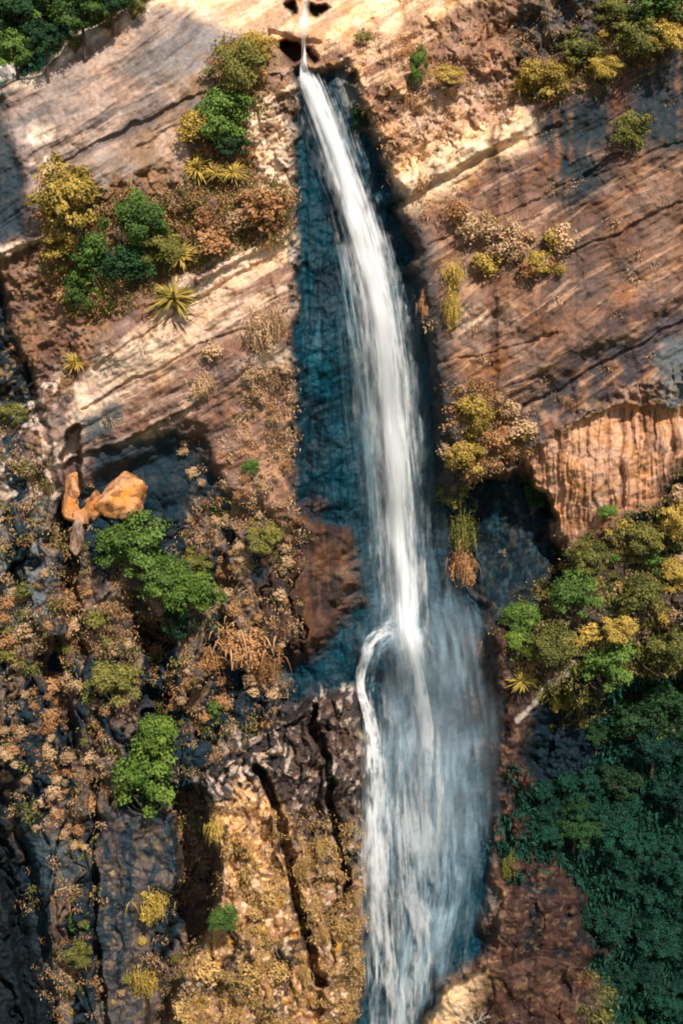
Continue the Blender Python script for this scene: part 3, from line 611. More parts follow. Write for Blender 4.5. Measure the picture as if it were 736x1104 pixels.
def put(key, name, label, cat, px, py, w, h=None, group=None, rz=None, tilt=.22, lift=None):
    """plant whose picture of it is centred near px, py; w, h its size in tenths of a metre; rooted on the rock below its centre"""
    h = h or w; d = float(lookup(px, py+h*.40)); s = scale_at(px, py, d)
    W, H = w*s, h*s
    if 'tree' not in name: W *= 1.16; H *= 1.12
    lift = (.24*W if lift is None else lift)
    base = world(px, py+h*.46, d-lift*.6)
    rz = random.random()*6.283 if rz is None else rz
    mtx = Matrix.Rotation(tilt, 4, 'X') @ Matrix.Diagonal((W, W*.9, H, 1)) @ Matrix.Rotation(rz, 4, 'Z')
    me = PROTO[key]
    if isinstance(me, tuple):
        o = obj(name, None); o.empty_display_size = .3
        o.matrix_world = Matrix.Translation(base)
        istree = 'tree' in name
        for m_, nm in zip(me, ('crown' if istree else 'foliage', 'trunk' if istree else 'stem')):
            c = obj(nm, m_, o); c.matrix_local = mtx
    else:
        o = obj(name, me); o.matrix_world = Matrix.Translation(base) @ mtx
    return tag(o, label, cat, group)
R3 = lambda: random.randrange(3)

# big plants of the upper left ledge
up = 'plants on the upper left ledge'
put(('yellow', 0), 'flowering_shrub', 'tall golden yellow leafy shrub at the left end of the upper left ledge', 'shrub', 80, 222, 66, 84, up)
put(('yellow', 1), 'flowering_shrub', 'low golden shrub filling in under the tall golden one on the upper left ledge', 'shrub', 66, 262, 42, 44, up)
put(('green', 1), 'shrub', 'yellow-green shrub just below the tall golden shrub', 'shrub', 100, 272, 44, 44, up)
put(('green', 2), 'shrub', 'narrow green shrub trailing down below the golden shrubs', 'shrub', 92, 316, 34, 56, up)
put(('green', 0), 'shrub', 'rounded mid green shrub in the middle of the upper left ledge', 'shrub', 152, 245, 54, 56, up)
put(('deep', 2), 'shrub', 'darker green shrub in front of the rounded one on the upper left ledge', 'shrub', 140, 286, 56, 50, up)
put(('olive', 1), 'shrub', 'olive shrub between the green shrubs and the largest rosette', 'shrub', 176, 268, 44, 44, up)
put(('rosette', 0), 'rosette_plant', 'largest golden spiky rosette plant on the upper left ledge', 'rosette plant', 189, 302, 60, 54, up, tilt=.7)
put(('rosette', 1), 'rosette_plant', 'spiky rosette plant just above the largest one', 'rosette plant', 196, 262, 42, 38, up, tilt=.7)
put(('rosette', 2), 'rosette_plant', 'yellow rosette plant alone at the bottom of the trailing shrubs', 'rosette plant', 83, 378, 34, 36, up, tilt=.6)
put(('rosette', 0), 'rosette_plant', 'small rosette plant left of the trailing green shrub', 'rosette plant', 84, 326, 26, 24, up, tilt=.6)
put(('tuft_orange', 1), 'dry_bush', 'round dry tan bush right of the rosettes on the upper left ledge', 'bush', 232, 262, 48, 34, up)
put(('tuft_orange', 2), 'dry_bush', 'broad dry orange bush touching the gully edge on the upper left', 'bush', 288, 228, 62, 48, up)
put(('tuft_tan', 2), 'dry_bush', 'small pale dry bush below the broad orange one', 'bush', 258, 240, 34, 28, up)
cl_ = 'plants of the clump above the upper left ledge'
put(('green', 2), 'shrub', 'dense deep green shrub below the cliff top left of the fall', 'shrub', 246, 134, 56, 64, cl_)
put(('deep', 0), 'shrub', 'small dark shrub at the foot of the dense green one', 'shrub', 250, 158, 36, 30, cl_)
put(('olive', 2), 'shrub', 'tall olive shrub nearest the cliff top left of the fall', 'shrub', 258, 80, 52, 60, cl_)
put(('yellow', 2), 'shrub', 'small yellowish shrub beside the tall olive one', 'shrub', 276, 56, 36, 36, cl_)
put(('yellow', 1), 'shrub', 'orange-yellow shrub on the left of the dense green shrub', 'shrub', 214, 140, 40, 44, cl_)
put(('rosette', 1), 'rosette_plant', 'yellow rosette plant lowest left in the clump above the ledge', 'rosette plant', 213, 168, 44, 38, cl_, tilt=.6)
put(('rosette', 2), 'rosette_plant', 'yellow rosette plant right below the dense green shrub', 'rosette plant', 251, 176, 34, 30, cl_, tilt=.6)
put(('rosette', 0), 'rosette_plant', 'rosette plant between the two others under the dense green shrub', 'rosette plant', 232, 178, 30, 26, cl_, tilt=.6)
# top middle and right
put(('green', 0), 'shrub', 'narrow bright green shrub in a crack right of the cliff top notch', 'shrub', 449, 80, 20, 44)
put(('yellow', 0), 'shrub', 'low yellow shrub right of the narrow green one', 'shrub', 484, 84, 34, 20)
put(('olive', 0), 'shrub', 'tiny olive shrub on the pale rock above the fall', 'shrub', 392, 43, 18, 16)
put(('deep', 1), 'fern', 'dark wet fern in the gully right beside the top of the fall', 'fern', 387, 128, 20, 34)
tr_ = 'shrubs along the upper right ledge'
put(('yellow', 1), 'shrub', 'round yellow shrub at the left end of the upper right ledge', 'shrub', 580, 88, 50, 44, tr_)
put(('rosette', 1), 'rosette_plant', 'spiky plant at the left edge of the round yellow shrub', 'rosette plant', 560, 84, 24, 34, tr_)
put(('olive', 0), 'shrub', 'olive shrub standing right behind the round yellow shrub', 'shrub', 624, 60, 42, 40, tr_)
put(('yellow', 2), 'shrub', 'low golden shrub between the olive one and the rock rim', 'shrub', 650, 76, 36, 26, tr_)
put(('olive', 2), 'shrub', 'broad tan-olive shrub half way along the upper right ledge', 'shrub', 682, 46, 52, 44, tr_)
put(('yellow', 0), 'shrub', 'golden shrub close to the right edge of the upper right ledge', 'shrub', 716, 46, 42, 34, tr_)
put(('green', 1), 'shrub', 'green shrub highest at the right edge of the cliff top', 'shrub', 706, 10, 60, 40, tr_)
put(('olive', 1), 'shrub', 'olive shrub highest above the dark stained rock', 'shrub', 655, 14, 36, 32, tr_)
put(('olive', 2), 'shrub', 'straggly olive shrub in the crack of the dark stained right slab', 'shrub', 680, 146, 40, 46)
put(('yellow', 2), 'shrub', 'small bright yellow shrub low among tan bushes on the right slab', 'shrub', 579, 285, 28, 30)
put(('hang_yellow', 0), 'hanging_grass', 'long strip of hanging yellow grass on the right of the fall', 'hanging grass', 486, 338, 22, 62, tilt=.1)
put(('hang_yellow', 1), 'hanging_grass', 'round tuft of grass topping the long hanging yellow strip', 'hanging grass', 487, 298, 26, 34, tilt=.1)
put(('hang_orange', 1), 'hanging_grass', 'narrow orange tuft on the dark rock right beside the fall', 'hanging grass', 457, 334, 16, 40, tilt=.1)
put(('yellow', 0), 'shrub', 'large golden bush on the dark right edge of the gully', 'shrub', 508, 450, 40, 54)
put(('yellow', 1), 'shrub', 'golden bush under the large one at the gully edge', 'shrub', 500, 492, 40, 50)
put(('tuft_orange', 0), 'dry_bush', 'dry orange bush right of the large golden bush', 'bush', 534, 474, 32, 30)
put(('tuft_tan', 1), 'dry_bush', 'pale dry bush on the sloping lip above the fluted rock', 'bush', 562, 464, 40, 28)
put(('olive', 1), 'shrub', 'olive shrub at the left mouth of the dark hollow', 'shrub', 490, 530, 34, 44)
put(('deep', 1), 'fern', 'green fern hanging at the left of the fluted orange rock', 'fern', 573, 532, 26, 46)
put(('green', 1), 'shrub', 'tiny green bush at the foot of the fluted orange rock', 'shrub', 655, 550, 26, 14)
put(('hang_olive', 0), 'hanging_grass', 'tall pointed green grass column hanging right of the fall', 'hanging grass', 496, 576, 30, 76, tilt=.1)
put(('hang_orange', 2), 'hanging_grass', 'orange tip of hanging grass under the green column', 'hanging grass', 497, 610, 34, 56, tilt=.1)
put(('hang_orange', 0), 'hanging_grass', 'small orange tuft on the red rock beside the lower fall', 'hanging grass', 519, 703, 18, 36, tilt=.1)
put(('rosette', 2), 'rosette_plant', 'orange-yellow rosette plant at the foot of the right-hand shrubs', 'rosette plant', 562, 722, 38, 34, tilt=.6)
# left middle
ml = 'shrubs in the broken left wall'
put(('green', 0), 'shrub', 'large green shrub under the orange boulder', 'shrub', 152, 588, 72, 72, ml)
put(('green', 1), 'shrub', 'green shrub reaching left under the orange boulder', 'shrub', 122, 588, 44, 44, ml)
put(('bright', 2), 'shrub', 'lighter green shrub at the right end of the large group', 'shrub', 206, 634, 62, 60, ml)
put(('green', 2), 'shrub', 'green shrub linking the large one to the lighter one', 'shrub', 176, 622, 60, 58, ml)
put(('olive', 0), 'shrub', 'olive twiggy shrub above the lighter green one', 'shrub', 212, 606, 34, 36, ml)
put(('deep', 2), 'shrub', 'darker shrub hanging lowest in the large green group', 'shrub', 200, 668, 42, 50, ml)
put(('bright', 0), 'shrub', 'brightest green rounded bush low on the left wall', 'shrub', 163, 832, 76, 100, ml)
put(('bright', 1), 'shrub', 'small bright bush at the top of the brightest rounded bush', 'shrub', 175, 786, 48, 52, ml)
put(('green', 1), 'shrub', 'tiny green bush in the dry tufts left of the upper fall', 'shrub', 272, 503, 18, 18)
put(('olive', 2), 'shrub', 'olive bush left of the brown wet rock', 'shrub', 284, 580, 40, 36)
put(('green', 2), 'shrub', 'small green bush in the dry grass above the outcrop', 'shrub', 231, 762, 22, 26)
put(('olive', 1), 'shrub', 'faded olive bush above the big bright bush', 'shrub', 125, 730, 56, 60)
put(('hang_tan', 0), 'hanging_grass', 'large hanging mat of tan grass below the pale ledge', 'hanging grass', 282, 362, 40, 70, tilt=.1)
put(('hang_tan', 1), 'hanging_grass', 'short tan mat beside the large hanging mat', 'hanging grass', 298, 352, 24, 44, tilt=.1)
put(('hang_tan', 2), 'hanging_grass', 'small tan grass tuft alone on the bare left slab', 'hanging grass', 221, 416, 26, 34, tilt=.3)
put(('tuft_tan', 0), 'dry_bush', 'thin pale bush above the lone tuft on the bare left slab', 'bush', 228, 380, 26, 26)
put(('hang_orange', 0), 'hanging_grass', 'broad apron of orange grass below the brown wet rock', 'hanging grass', 262, 694, 66, 60, tilt=.2)
put(('hang_orange', 1), 'hanging_grass', 'orange grass falling right of the broad apron', 'hanging grass', 288, 712, 36, 66, tilt=.2)
put(('hang_orange', 2), 'hanging_grass', 'orange grass patch left of the broad apron', 'hanging grass', 224, 712, 44, 44, tilt=.2)
put(('olive', 0), 'shrub', 'yellow-green bush in the far left crack beside the blue-grey rock', 'shrub', 14, 448, 34, 30)
put(('green', 0), 'shrub', 'thin green bush low between the left joints', 'shrub', 88, 988, 26, 42)
put(('olive', 2), 'shrub', 'yellow-green bush under the thin green one', 'shrub', 85, 1024, 34, 36)
put(('hang_yellow', 2), 'hanging_grass', 'yellow-green moss mat on the edge of the dark cleft', 'hanging grass', 170, 968, 40, 58, tilt=.2)
put(('hang_yellow', 0), 'hanging_grass', 'lower yellow moss mat by the dark cleft', 'hanging grass', 158, 1050, 34, 66, tilt=.2)
put(('green', 1), 'shrub', 'green ferny bush in the hollow of the yellow outcrop', 'shrub', 244, 984, 34, 38)
put(('hang_yellow', 1), 'hanging_grass', 'yellow moss tuft at the top left corner of the outcrop', 'hanging grass', 234, 890, 26, 44, tilt=.2)
oc = 'moss mats on the yellow outcrop'
for px, py, w_, h_, lab in [(268, 935, 40, 60, 'golden moss mat on the sunlit upper face of the outcrop'), (292, 962, 34, 60, 'golden moss mat beside the main crack of the outcrop'), (226, 1042, 56, 56, 'broad golden moss mat at the lower left of the outcrop'),
                            (268, 1048, 56, 60, 'broad golden moss mat in the middle of the outcrop foot'), (300, 1040, 44, 70, 'golden moss mat right of the middle one'), (200, 1084, 44, 44, 'lowest golden moss mat on the left of the outcrop'),
                            (327, 935, 16, 54, 'narrow yellow moss strip right of the main crack'), (345, 912, 14, 40, 'narrow yellow moss strip on the grey rock'), (350, 1004, 20, 50, 'yellow moss strip low beside the second crack'), (328, 1046, 24, 56, 'yellow moss strip at the foot of the main crack'), (377, 890, 14, 34, 'small yellow moss strip nearest the lower fall'), (386, 965, 14, 50, 'long yellow moss strip right beside the lower fall')]:
    put(('tuft_moss' if w_ > 30 else 'hang_moss', R3()), 'moss_mat', lab, 'moss', px, py, w_*.8, h_*.75, oc, tilt=.15, lift=.05*w_*.1)
# right vegetation shelf
rv = 'shrubs on the right-hand shelf'
for k, px, py, w_, h_, lab in [('green', 563, 664, 40, 44, 'leftmost green shrub on the shelf right of the fall'), ('olive', 592, 690, 56, 40, 'low olive shrub along the front of the shelf'), ('green', 618, 640, 52, 54, 'full green shrub in the middle of the shelf'),
                               ('olive', 634, 600, 44, 44, 'yellow-green shrub under the fluted rock'), ('green', 652, 712, 60, 70, 'large deep green shrub below the shelf middle'), ('yellow', 598, 752, 30, 32, 'small yellow bush hanging under the shelf'),
                               ('olive', 612, 738, 40, 50, 'olive bush left of the large deep green shrub'), ('olive', 690, 640, 52, 52, 'olive shrub right of the full green shrub'), ('yellow', 664, 676, 40, 36, 'pale yellow twiggy shrub between the green ones'),
                               ('olive', 712, 700, 60, 60, 'broad olive shrub at the right edge of the shelf'), ('deep', 716, 760, 60, 60, 'dark green shrub below the broad olive one'), ('yellow', 724, 560, 40, 56, 'golden shrub at the right edge beside the fluted rock'),
                               ('olive', 690, 580, 44, 44, 'olive shrub left of the golden one at the right edge'), ('deep', 676, 772, 56, 50, 'dark shrub under the large deep green shrub'), ('bright', 556, 690, 34, 36, 'bright green bush nearest the lower fall'), ('yellow', 724, 618, 40, 44, 'golden shrub on the right edge above the broad olive one')]:
    put((k, R3()), 'shrub', lab, 'shrub', px, py, w_, h_, rv)
put(('hang_olive', 1), 'hanging_grass', 'upright green grass tuft beside the red rock', 'hanging grass', 548, 932, 20, 46, tilt=.1)

def inside(p, x, y):
    c = False; n = len(p)
    for k in range(n):
        a, b = p[k], p[(k+1) % n]
        if (a[1] > y) != (b[1] > y) and x < (b[0]-a[0])*(y-a[1])/(b[1]-a[1])+a[0]: c = not c
    return c
def zone(pts, n, keys, name, label, cat, group, lo, hi, asp=(.8, 1.2), mind=6, tilt=.22):
    got = []; made = []; tries = 0; xs = [p[0] for p in pts]; ys = [p[1] for p in pts]
    while len(got) < n and tries < n*60:
        tries += 1; x = random.uniform(min(xs), max(xs)); y = random.uniform(min(ys), max(ys))
        if not inside(pts, x, y) or any((x-a)**2+(y-b)**2 < mind**2 for a, b in got): continue
        if 0 < x < 736 and 0 < y < 1104 and float(lookup(x, y, M['gully'])) > .2: continue
        got.append((x, y)); w_ = lo+(hi-lo)*random.random()**1.8
        made.append((put((random.choice(keys), R3()), name, label, cat, x, y, w_, w_*random.uniform(*asp), group, tilt=tilt), x, y, w_))
    seen = [m for m in made if 4 < m[1] < 732 and 4 < m[2] < 1100]; bare = label[6:] if label.startswith('small ') else label
    for word, key in (('largest', lambda m: -m[3]), ('topmost', lambda m: m[2]), ('lowest', lambda m: -m[2]), ('leftmost', lambda m: m[1]), ('rightmost', lambda m: -m[1])):
        if len(seen) > 1:
            m = min(seen, key=key)
            if m[0]['label'] == label: m[0]['label'] = word+' '+bare
T = ['tuft_tan', 'tuft_tan', 'tuft_orange']
zone([(264, 400), (316, 395), (318, 540), (310, 620), (255, 600), (262, 470)], 40, T, 'grass_tuft', 'small dry tan tuft on the wall just left of the upper fall', 'grass tuft', 'dry tufts left of the upper fall', 9, 20, (.8, 1.7))
zone([(190, 470), (255, 500), (262, 640), (300, 660), (230, 660), (190, 560)], 22, T, 'grass_tuft', 'dry tan tuft on the broken rock right of the orange boulder', 'grass tuft', 'dry tufts right of the orange boulder', 8, 18)
zone([(0, 640), (50, 610), (115, 640), (140, 720), (100, 800), (0, 780)], 54, ['tuft_tan', 'tuft_orange', 'tuft_orange', 'tuft_olive'], 'grass_tuft', 'dry tan tuft on the left wall above the dark joints', 'grass tuft', 'dry tufts on the left wall', 11, 30)
zone([(0, 780), (100, 800), (95, 920), (30, 900), (0, 850)], 40, T, 'grass_tuft', 'pale dry tuft low on the left wall beside the dark joints', 'grass tuft', 'pale tufts low on the left wall', 10, 25)
zone([(120, 680), (215, 690), (225, 790), (200, 800), (150, 760)], 14, ['tuft_orange', 'tuft_tan', 'tuft_olive'], 'grass_tuft', 'dry tuft between the two bright green shrubs of the left wall', 'grass tuft', 'dry tufts between the green shrubs', 9, 20)
zone([(205, 640), (308, 640), (318, 740), (250, 800), (205, 780)], 26, ['tuft_orange', 'tuft_tan'], 'grass_tuft', 'orange tuft around the orange grass apron', 'grass tuft', 'orange tufts around the grass apron', 9, 20)
zone([(490, 225), (560, 240), (620, 262), (600, 300), (500, 290)], 26, T+['tuft_yellow'], 'grass_tuft', 'pale dry tuft on the ledge across the right slab', 'grass tuft', 'tufts on the right slab ledge', 13, 36)
zone([(478, 410), (520, 410), (575, 455), (575, 480), (510, 530), (480, 520)], 18, ['tuft_orange', 'tuft_yellow', 'tuft_tan'], 'grass_tuft', 'golden tuft around the golden bushes at the gully edge', 'grass tuft', 'tufts around the golden bushes', 12, 28)
zone([(225, 860), (300, 900), (335, 1000), (345, 1104), (175, 1104), (235, 980)], 16, ['tuft_moss'], 'grass_tuft', 'small golden cushion on the yellow outcrop', 'grass tuft', 'golden cushions on the outcrop', 8, 22)
zone([(590, 600), (640, 570), (736, 500), (745, 790), (672, 785), (655, 720), (600, 700), (560, 712), (545, 680)], 40, ['tuft_olive', 'tuft_olive', 'tuft_yellow', 'tuft_green', 'tuft_orange', 'tuft_tan'], 'bush', 'small bush among the larger shrubs on the right-hand shelf', 'bush', 'small bushes on the right shelf', 12, 30)
zone([(560, 100), (600, 66), (660, 30), (700, -6), (745, -6), (745, 40), (650, 88), (600, 112)], 26, ['tuft_olive', 'tuft_yellow', 'tuft_orange', 'tuft_tan'], 'bush', 'small dry bush filling the upper right ledge', 'bush', 'small bushes on the upper right ledge', 10, 26)
zone([(45, 200), (110, 190), (200, 225), (315, 205), (318, 250), (225, 285), (120, 330), (90, 350), (55, 290)], 34, ['tuft_olive', 'tuft_orange', 'tuft_tan', 'tuft_green'], 'bush', 'small bush filling gaps on the upper left ledge', 'bush', 'small bushes on the upper left ledge', 10, 26)
zone([(205, 120), (240, 50), (280, 46), (285, 90), (262, 180), (205, 185)], 14, ['tuft_olive', 'tuft_orange', 'tuft_yellow'], 'bush', 'small bush filling the clump above the upper left ledge', 'bush', 'small bushes of the upper clump', 10, 22)
zone([(60, 900), (100, 900), (195, 960), (200, 1030), (150, 1104), (60, 1104)], 14, ['tuft_olive', 'tuft_yellow', 'tuft_tan'], 'grass_tuft', 'dull tuft on the grey pillar wall at the lower left', 'grass tuft', 'tufts at the lower left', 8, 18)
zone([(0, 300), (60, 300), (100, 400), (60, 440), (20, 400)], 14, T+['tuft_olive'], 'grass_tuft', 'dull tan tuft left of the yellow rosette plant', 'grass tuft', 'tufts at the far left', 8, 17)
# dark trees of the ravine and the trees above the left slab
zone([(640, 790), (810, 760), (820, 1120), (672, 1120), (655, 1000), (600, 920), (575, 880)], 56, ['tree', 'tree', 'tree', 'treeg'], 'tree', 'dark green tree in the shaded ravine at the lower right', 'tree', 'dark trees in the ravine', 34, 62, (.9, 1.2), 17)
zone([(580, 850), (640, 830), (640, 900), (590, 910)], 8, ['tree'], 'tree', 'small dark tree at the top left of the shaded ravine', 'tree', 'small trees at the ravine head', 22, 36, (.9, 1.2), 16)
tl = 'trees above the left slab'
for k, px, py, w_, lab in [('treel', 92, 26, 56, 'round sunlit tree above the left slab'), ('treeg', 24, 28, 66, 'large dark tree at the top left corner'), ('treel', 62, 14, 52, 'tree between the corner tree and the round sunlit tree'), ('treel', 20, 64, 50, 'lowest tree at the left edge above the slab'),
                           ('treeg', 52, 54, 44, 'dark tree low in front of the corner trees'), ('treeg', 122, 8, 44, 'tree at the right end of the row above the slab'), ('treel', -8, 20, 60, 'tree cut by the left edge of the view'), ('treeg', 150, -12, 40, 'dark tree crown just at the upper edge of the view')]:
    put((k, R3()), 'tree', lab, 'tree', px, py, w_, w_*1.1, tl)
for px, py, w_, lab in [(118, 22, 20, 'small ochre bush on the rim of the left slab'), (144, 8, 26, 'ochre bush at the right end of the rim'), (82, 48, 18, 'dull ochre bush low on the rim of the left slab')]:
    put(('olive', R3()), 'shrub', lab, 'shrub', px, py, w_, w_, 'bushes on the slab rim')

# ------------------------------------------------------------------ boulders that rest on the wall
def boulder(name, label, px, py, w_, h_, thick, col, seed, cuts=(), turn=0., n=11):
    """broken block: flat fracture faces meeting at worn edges, half sunk in the wall"""
    r = np.random.default_rng(seed); m = 120
    u = np.linspace(0, 2*math.pi, m, endpoint=False); v = np.linspace(.002, math.pi-.002, m//2)
    U_, V_ = np.meshgrid(u, v); dr = np.stack([np.sin(V_)*np.cos(U_), np.cos(V_), np.sin(V_)*np.sin(U_)], -1)
    nn = r.normal(0, 1, (n, 3)); nn /= np.linalg.norm(nn, axis=1)[:, None]; hh = .72+.25*r.random(n)
    nn = np.concatenate([nn, np.eye(3), -np.eye(3)]+([np.array([c[:3] for c in cuts], float)/np.linalg.norm(np.array([c[:3] for c in cuts], float), axis=1)[:, None]] if cuts else []))
    hh = np.concatenate([hh, np.full(6, .95)]+([np.array([c[3] for c in cuts])] if cuts else []))
    q = np.einsum('ijk,lk->ijl', dr, nn)/hh; rad = 1/(np.sum(np.clip(q, 1e-3, None)**18, -1)**(1/18))
    p = dr*rad[..., None]
    g_ = fbm(p[..., 0]*5+seed, p[..., 2]*5+p[..., 1]*4, 5, seed, .65)-.5; g2_ = ridge(p[..., 0]*1.6+seed+p[..., 1], p[..., 2]*1.6, 4, seed+4)-.6
    p = p*(1+.16*g_+.14*g2_)[..., None]
    d0 = float(lookup(px, py)); s_ = scale_at(px, py, d0)
    ct, st = math.cos(turn), math.sin(turn)
    x = p[..., 0]*w_*s_*.5; z = p[..., 2]*h_*s_*.5
    W_ = np.stack([x*ct-z*st, p[..., 1]*thick, x*st+z*ct], -1)
    nu_, nv_ = m, m//2; i = np.arange(nu_*nv_).reshape(nv_, nu_); j = np.roll(i, -1, 1)
    F = np.stack([i[:-1], j[:-1], j[1:], i[1:]], -1).reshape(-1, 4)
    base = np.array(col); rim = ss(.46, .6, fbm(p[..., 0]*3+seed, p[..., 2]*3+p[..., 1]*2, 4, seed+9))
    cc = base[None, None]*(1-rim[..., None]*.55)*(.8+.4*fbm(p[..., 0]*9, p[..., 2]*9+p[..., 1]*7, 3, seed)[..., None])
    o = obj(name, mesh_np(name, W_.reshape(-1, 3), F, rock, {'rock': cc.reshape(-1, 3), 'wet': np.zeros(m*(m//2))}, True), None, world(px, py, d0-thick*.12))
    return tag(o, label, 'boulder')
boulder('boulder', 'large wedge-shaped orange boulder on the left wall above the green shrub', 133, 533, 74, 56, 1.6, srgb(204, 140, 90), 12, [(-.7, -.2, 1, .55), (.9, -.3, -.6, .7), (.1, -1, .4, .6)], .35)
boulder('boulder', 'upright orange boulder left of the wedge-shaped one', 82, 538, 36, 62, 1.2, srgb(198, 136, 90), 13, [(-.8, -.4, .6, .6), (.2, -1, 0, .6)], .1)
boulder('boulder', 'narrow orange boulder squeezed between the two larger ones', 100, 542, 28, 44, 1.0, srgb(180, 122, 80), 14, [(.3, -1, .3, .6)], -.15)
boulder('boulder', 'pale pinkish slab standing below the upright orange boulder', 83, 582, 17, 50, .8, srgb(150, 120, 102), 15, [(0, -1, .2, .6)], -.1)
boulder('boulder', 'pale grey boulder at the left edge below the top left trees', 2, 72, 36, 46, 2.2, srgb(206, 196, 186), 16)
boulder('boulder', 'dark knob of rock in the middle of the split stream', 413, 709, 24, 26, .8, srgb(20, 46, 56), 18)
# bare branches
def branch(name, label, px, py, size, seed, n=5):
    r = random.Random(seed); V = []; F = []
    def grow(p, d, l, rad, dep):
        q = p+d*l*.5+Vector((r.uniform(-.1, .1), r.uniform(-.1, .1), r.uniform(-.1, .1)))*l; e = q+(d+Vector((r.uniform(-.3, .3), r.uniform(-.2, .2), r.uniform(-.1, .3)))).normalized()*l*.5
        v, f = tube([p, q, e], [rad, rad*.8, rad*.55], 5); o = len(V); V.extend(v); F.extend([[i+o for i in x] for x in f])
        if dep:
            for _ in range(r.choice((2, 3))): grow(e, (d+Vector((r.uniform(-.9, .9), r.uniform(-.4, .3), r.uniform(-.3, .6)))).normalized(), l*.7, rad*.6, dep-1)
    for k in range(n): grow(Vector((r.uniform(-.2, .2), 0, 0))*size, Vector((r.uniform(-.9, .9), -.5, r.uniform(.5, 1))).normalized(), size*.38, size*.03, 2)
    return tag(obj(name, mesh_np(name, [list(v) for v in V], F, PALEBARK), None, on(px, py, .2)), label, 'branch')
branch('bare_branch', 'bleached bare branches on the boulder at the foot of the fall', 514, 1104, 3.2, 1)
branch('bare_branch', 'bare pale twigs among the right-hand shrubs above the ravine', 690, 735, 3.6, 2, 4)
branch('bare_branch', 'thin bare twigs sticking from the dark hollow wall', 545, 600, 1.6, 3, 3)

# ------------------------------------------------------------------ ground cover nobody could count
Nz = -(np.gradient(D, axis=0)/np.gradient(AY)[:, None])*10      # how far a spot faces up
def cover(name, label, mt, mask, n, L, wd, seed, per=12, upw=.5, spread=.35):
    r = np.random.default_rng(seed); inn = (X > -110) & (X < 850) & (Y > -40) & (Y < 1150)
    area = np.outer(np.gradient(AY), np.gradient(AX))
    p = (np.clip(mask, 0, 1)*inn*area*(1-upw+upw*np.clip(Nz, 0, 2))).ravel().astype(float); p /= p.sum()
    k = r.choice(p.size, n, p=p); base = P.reshape(-1, 3)[k]
    m = n*per; b = np.repeat(base, per, 0)+r.normal(0, spread, (m, 3))*np.array([1, .3, .7])
    d = r.normal(0, .8, (m, 3))+np.array([0, -.7, .35]); d /= np.linalg.norm(d, axis=1)[:, None]
    l = (L*(.5+r.random(n)))[np.arange(n).repeat(per)]*(.6+.6*r.random(m)); sd = np.cross(d, r.normal(0, 1, (m, 3))); sd /= np.linalg.norm(sd, axis=1)[:, None]
    tip = b+d*l[:, None]; mid = b+d*(l*.5)[:, None]; tip[:, 2] -= .35*l
    V = np.stack([b, mid-sd*wd, tip, mid+sd*wd], 1).reshape(-1, 3)
    v = np.repeat(np.clip((.2+.6*r.random(n))[np.arange(n).repeat(per)]+r.normal(0, .15, m), 0, 1), 4)
    o = obj(name, mesh_np(name, V, np.arange(m*4).reshape(-1, 4), G[mt], {'var': v})); tag(o, label, 'ground cover', None, 'stuff')
g1 = fbm(WX/16, WY/16, 4, 301); g2 = fbm(WX/9, WY/14, 4, 307); g3 = fbm(WX/24, WY/24, 4, 311)
dry = (1-darkL)*(1-und)*(1-M['pillar']*.7)*(1-M['gully'])*(1-M['above'])*(1-M['ravine'])*(1-M['cave'])*(1-M['overhang'])
ledL = poly([(50, 195), (200, 210), (240, 50), (285, 45), (285, 90), (262, 190), (318, 200), (318, 250), (215, 290), (100, 350), (50, 290)], 8, 1)
cover('dry_grass', 'short dry tan grass over the broken left wall and ledges', 'tan', dry*(M['broken']*(1-dk*.85)*ss(.48, .58, g1)*.8+M['crumb']*.12+ledL*.25+M['slabB']*poly([(255, 400), (320, 395), (320, 600), (250, 600)], 10)*ss(.42, .52, g2)*1.2+M['slabB']*.03+M['slabD']*.02+M['rightveg']*.2), 1900, .36, .06, 1, 40, .5, .42)
cover('dry_scrub', 'short rusty orange grass over the left wall and ledges', 'orange', dry*(M['broken']*ss(.54, .64, g3)*.35+ledL*.9+poly([(478, 410), (530, 410), (580, 470), (500, 530)], 8, 1)+poly([(560, 100), (600, 66), (745, -10), (745, 40), (600, 112)], 9, 1)*.8+M['crumb']*ss(.55, .65, g1)*.4), 1500, .36, .06, 2, 40, .5, .42)
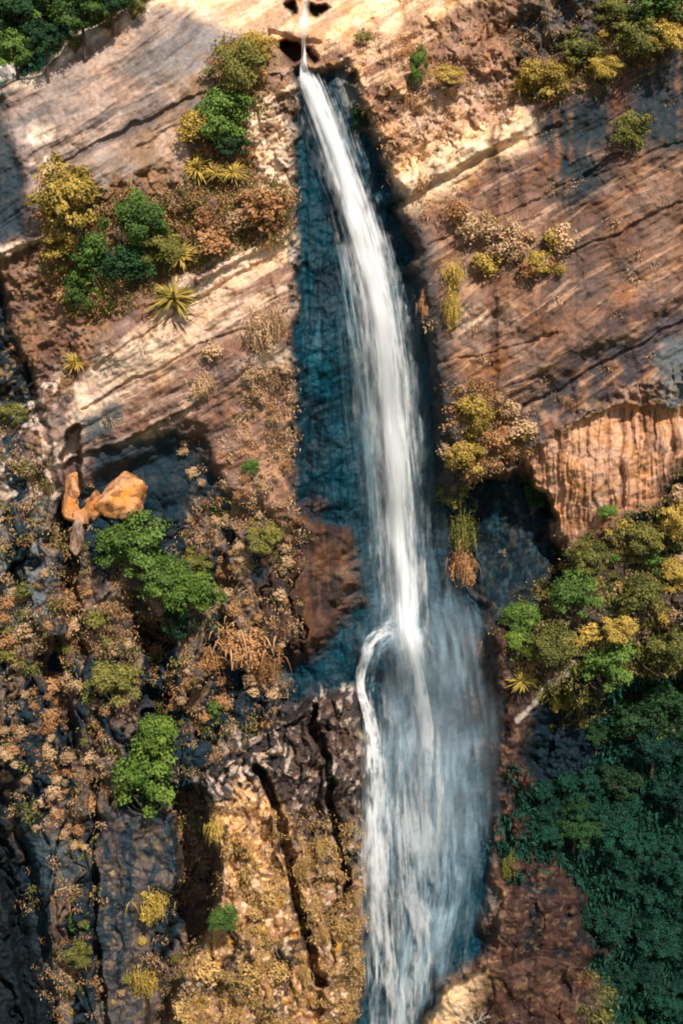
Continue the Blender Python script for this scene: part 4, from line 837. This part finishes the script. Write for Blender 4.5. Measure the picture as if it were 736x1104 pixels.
cover('moss', 'golden moss creeping over the sunlit outcrop', 'moss', M['outcrop']*ss(.46, .54, g3)*ss(.40, .52, g2)*ss(865, 915, Y)+poly([(478, 410), (530, 410), (580, 470), (500, 530)], 8, 1)*.3+M['rightveg']*.25*ss(.48, .6, g1), 2600, .30, .06, 3, 22, .5, .30)
cover('creepers', 'low olive creepers between the shrubs of the right-hand shelf', 'olive', M['rightveg']*ss(.42, .55, g1)*.8+ledL*.5+poly([(560, 100), (600, 66), (745, -10), (745, 40), (600, 112)], 9, 1)*.6+dry*M['broken']*ss(.6, .68, g1)*.35+M['boulderland']*ss(620, 660, X)*.6+M['above']*.2, 4600, .45, .09, 4, 16, .5, .4)
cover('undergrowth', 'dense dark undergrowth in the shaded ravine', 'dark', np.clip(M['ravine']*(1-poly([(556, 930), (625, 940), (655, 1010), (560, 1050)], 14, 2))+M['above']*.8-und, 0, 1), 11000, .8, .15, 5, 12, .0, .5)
#ENDVEG

# ------------------------------------------------------------------ light
SUN_EL, SUN_AZ = math.radians(50), math.radians(22)      # azimuth from the viewer's side towards the right
sv = Vector((math.sin(SUN_AZ)*math.cos(SUN_EL), -math.cos(SUN_AZ)*math.cos(SUN_EL), math.sin(SUN_EL)))
sl = bpy.data.lights.new('sun', 'SUN'); sl.energy = 5.0; sl.angle = math.radians(.5); sl.color = (1, .945, .87)
so = bpy.data.objects.new('sun', sl); COL.objects.link(so); so.rotation_euler = sv.to_track_quat('Z', 'Y').to_euler()
w = bpy.data.worlds.new('World'); S.world = w; w.use_nodes = True; nt = w.node_tree
sky = nt.nodes.new('ShaderNodeTexSky'); sky.sky_type = 'NISHITA'; sky.sun_disc = False
sky.sun_elevation = SUN_EL; sky.sun_rotation = math.atan2(sv.x, sv.y)
bg = nt.nodes['Background']; bg.inputs[1].default_value = .10; nt.links.new(sky.outputs[0], bg.inputs[0])
S.view_settings.view_transform = 'Standard'; S.view_settings.look = 'None'; S.view_settings.exposure = .42
S.render.engine = 'CYCLES'; S.cycles.filter_width = 1.9; S.cycles.transparent_max_bounces = 24; S.cycles.max_bounces = 5
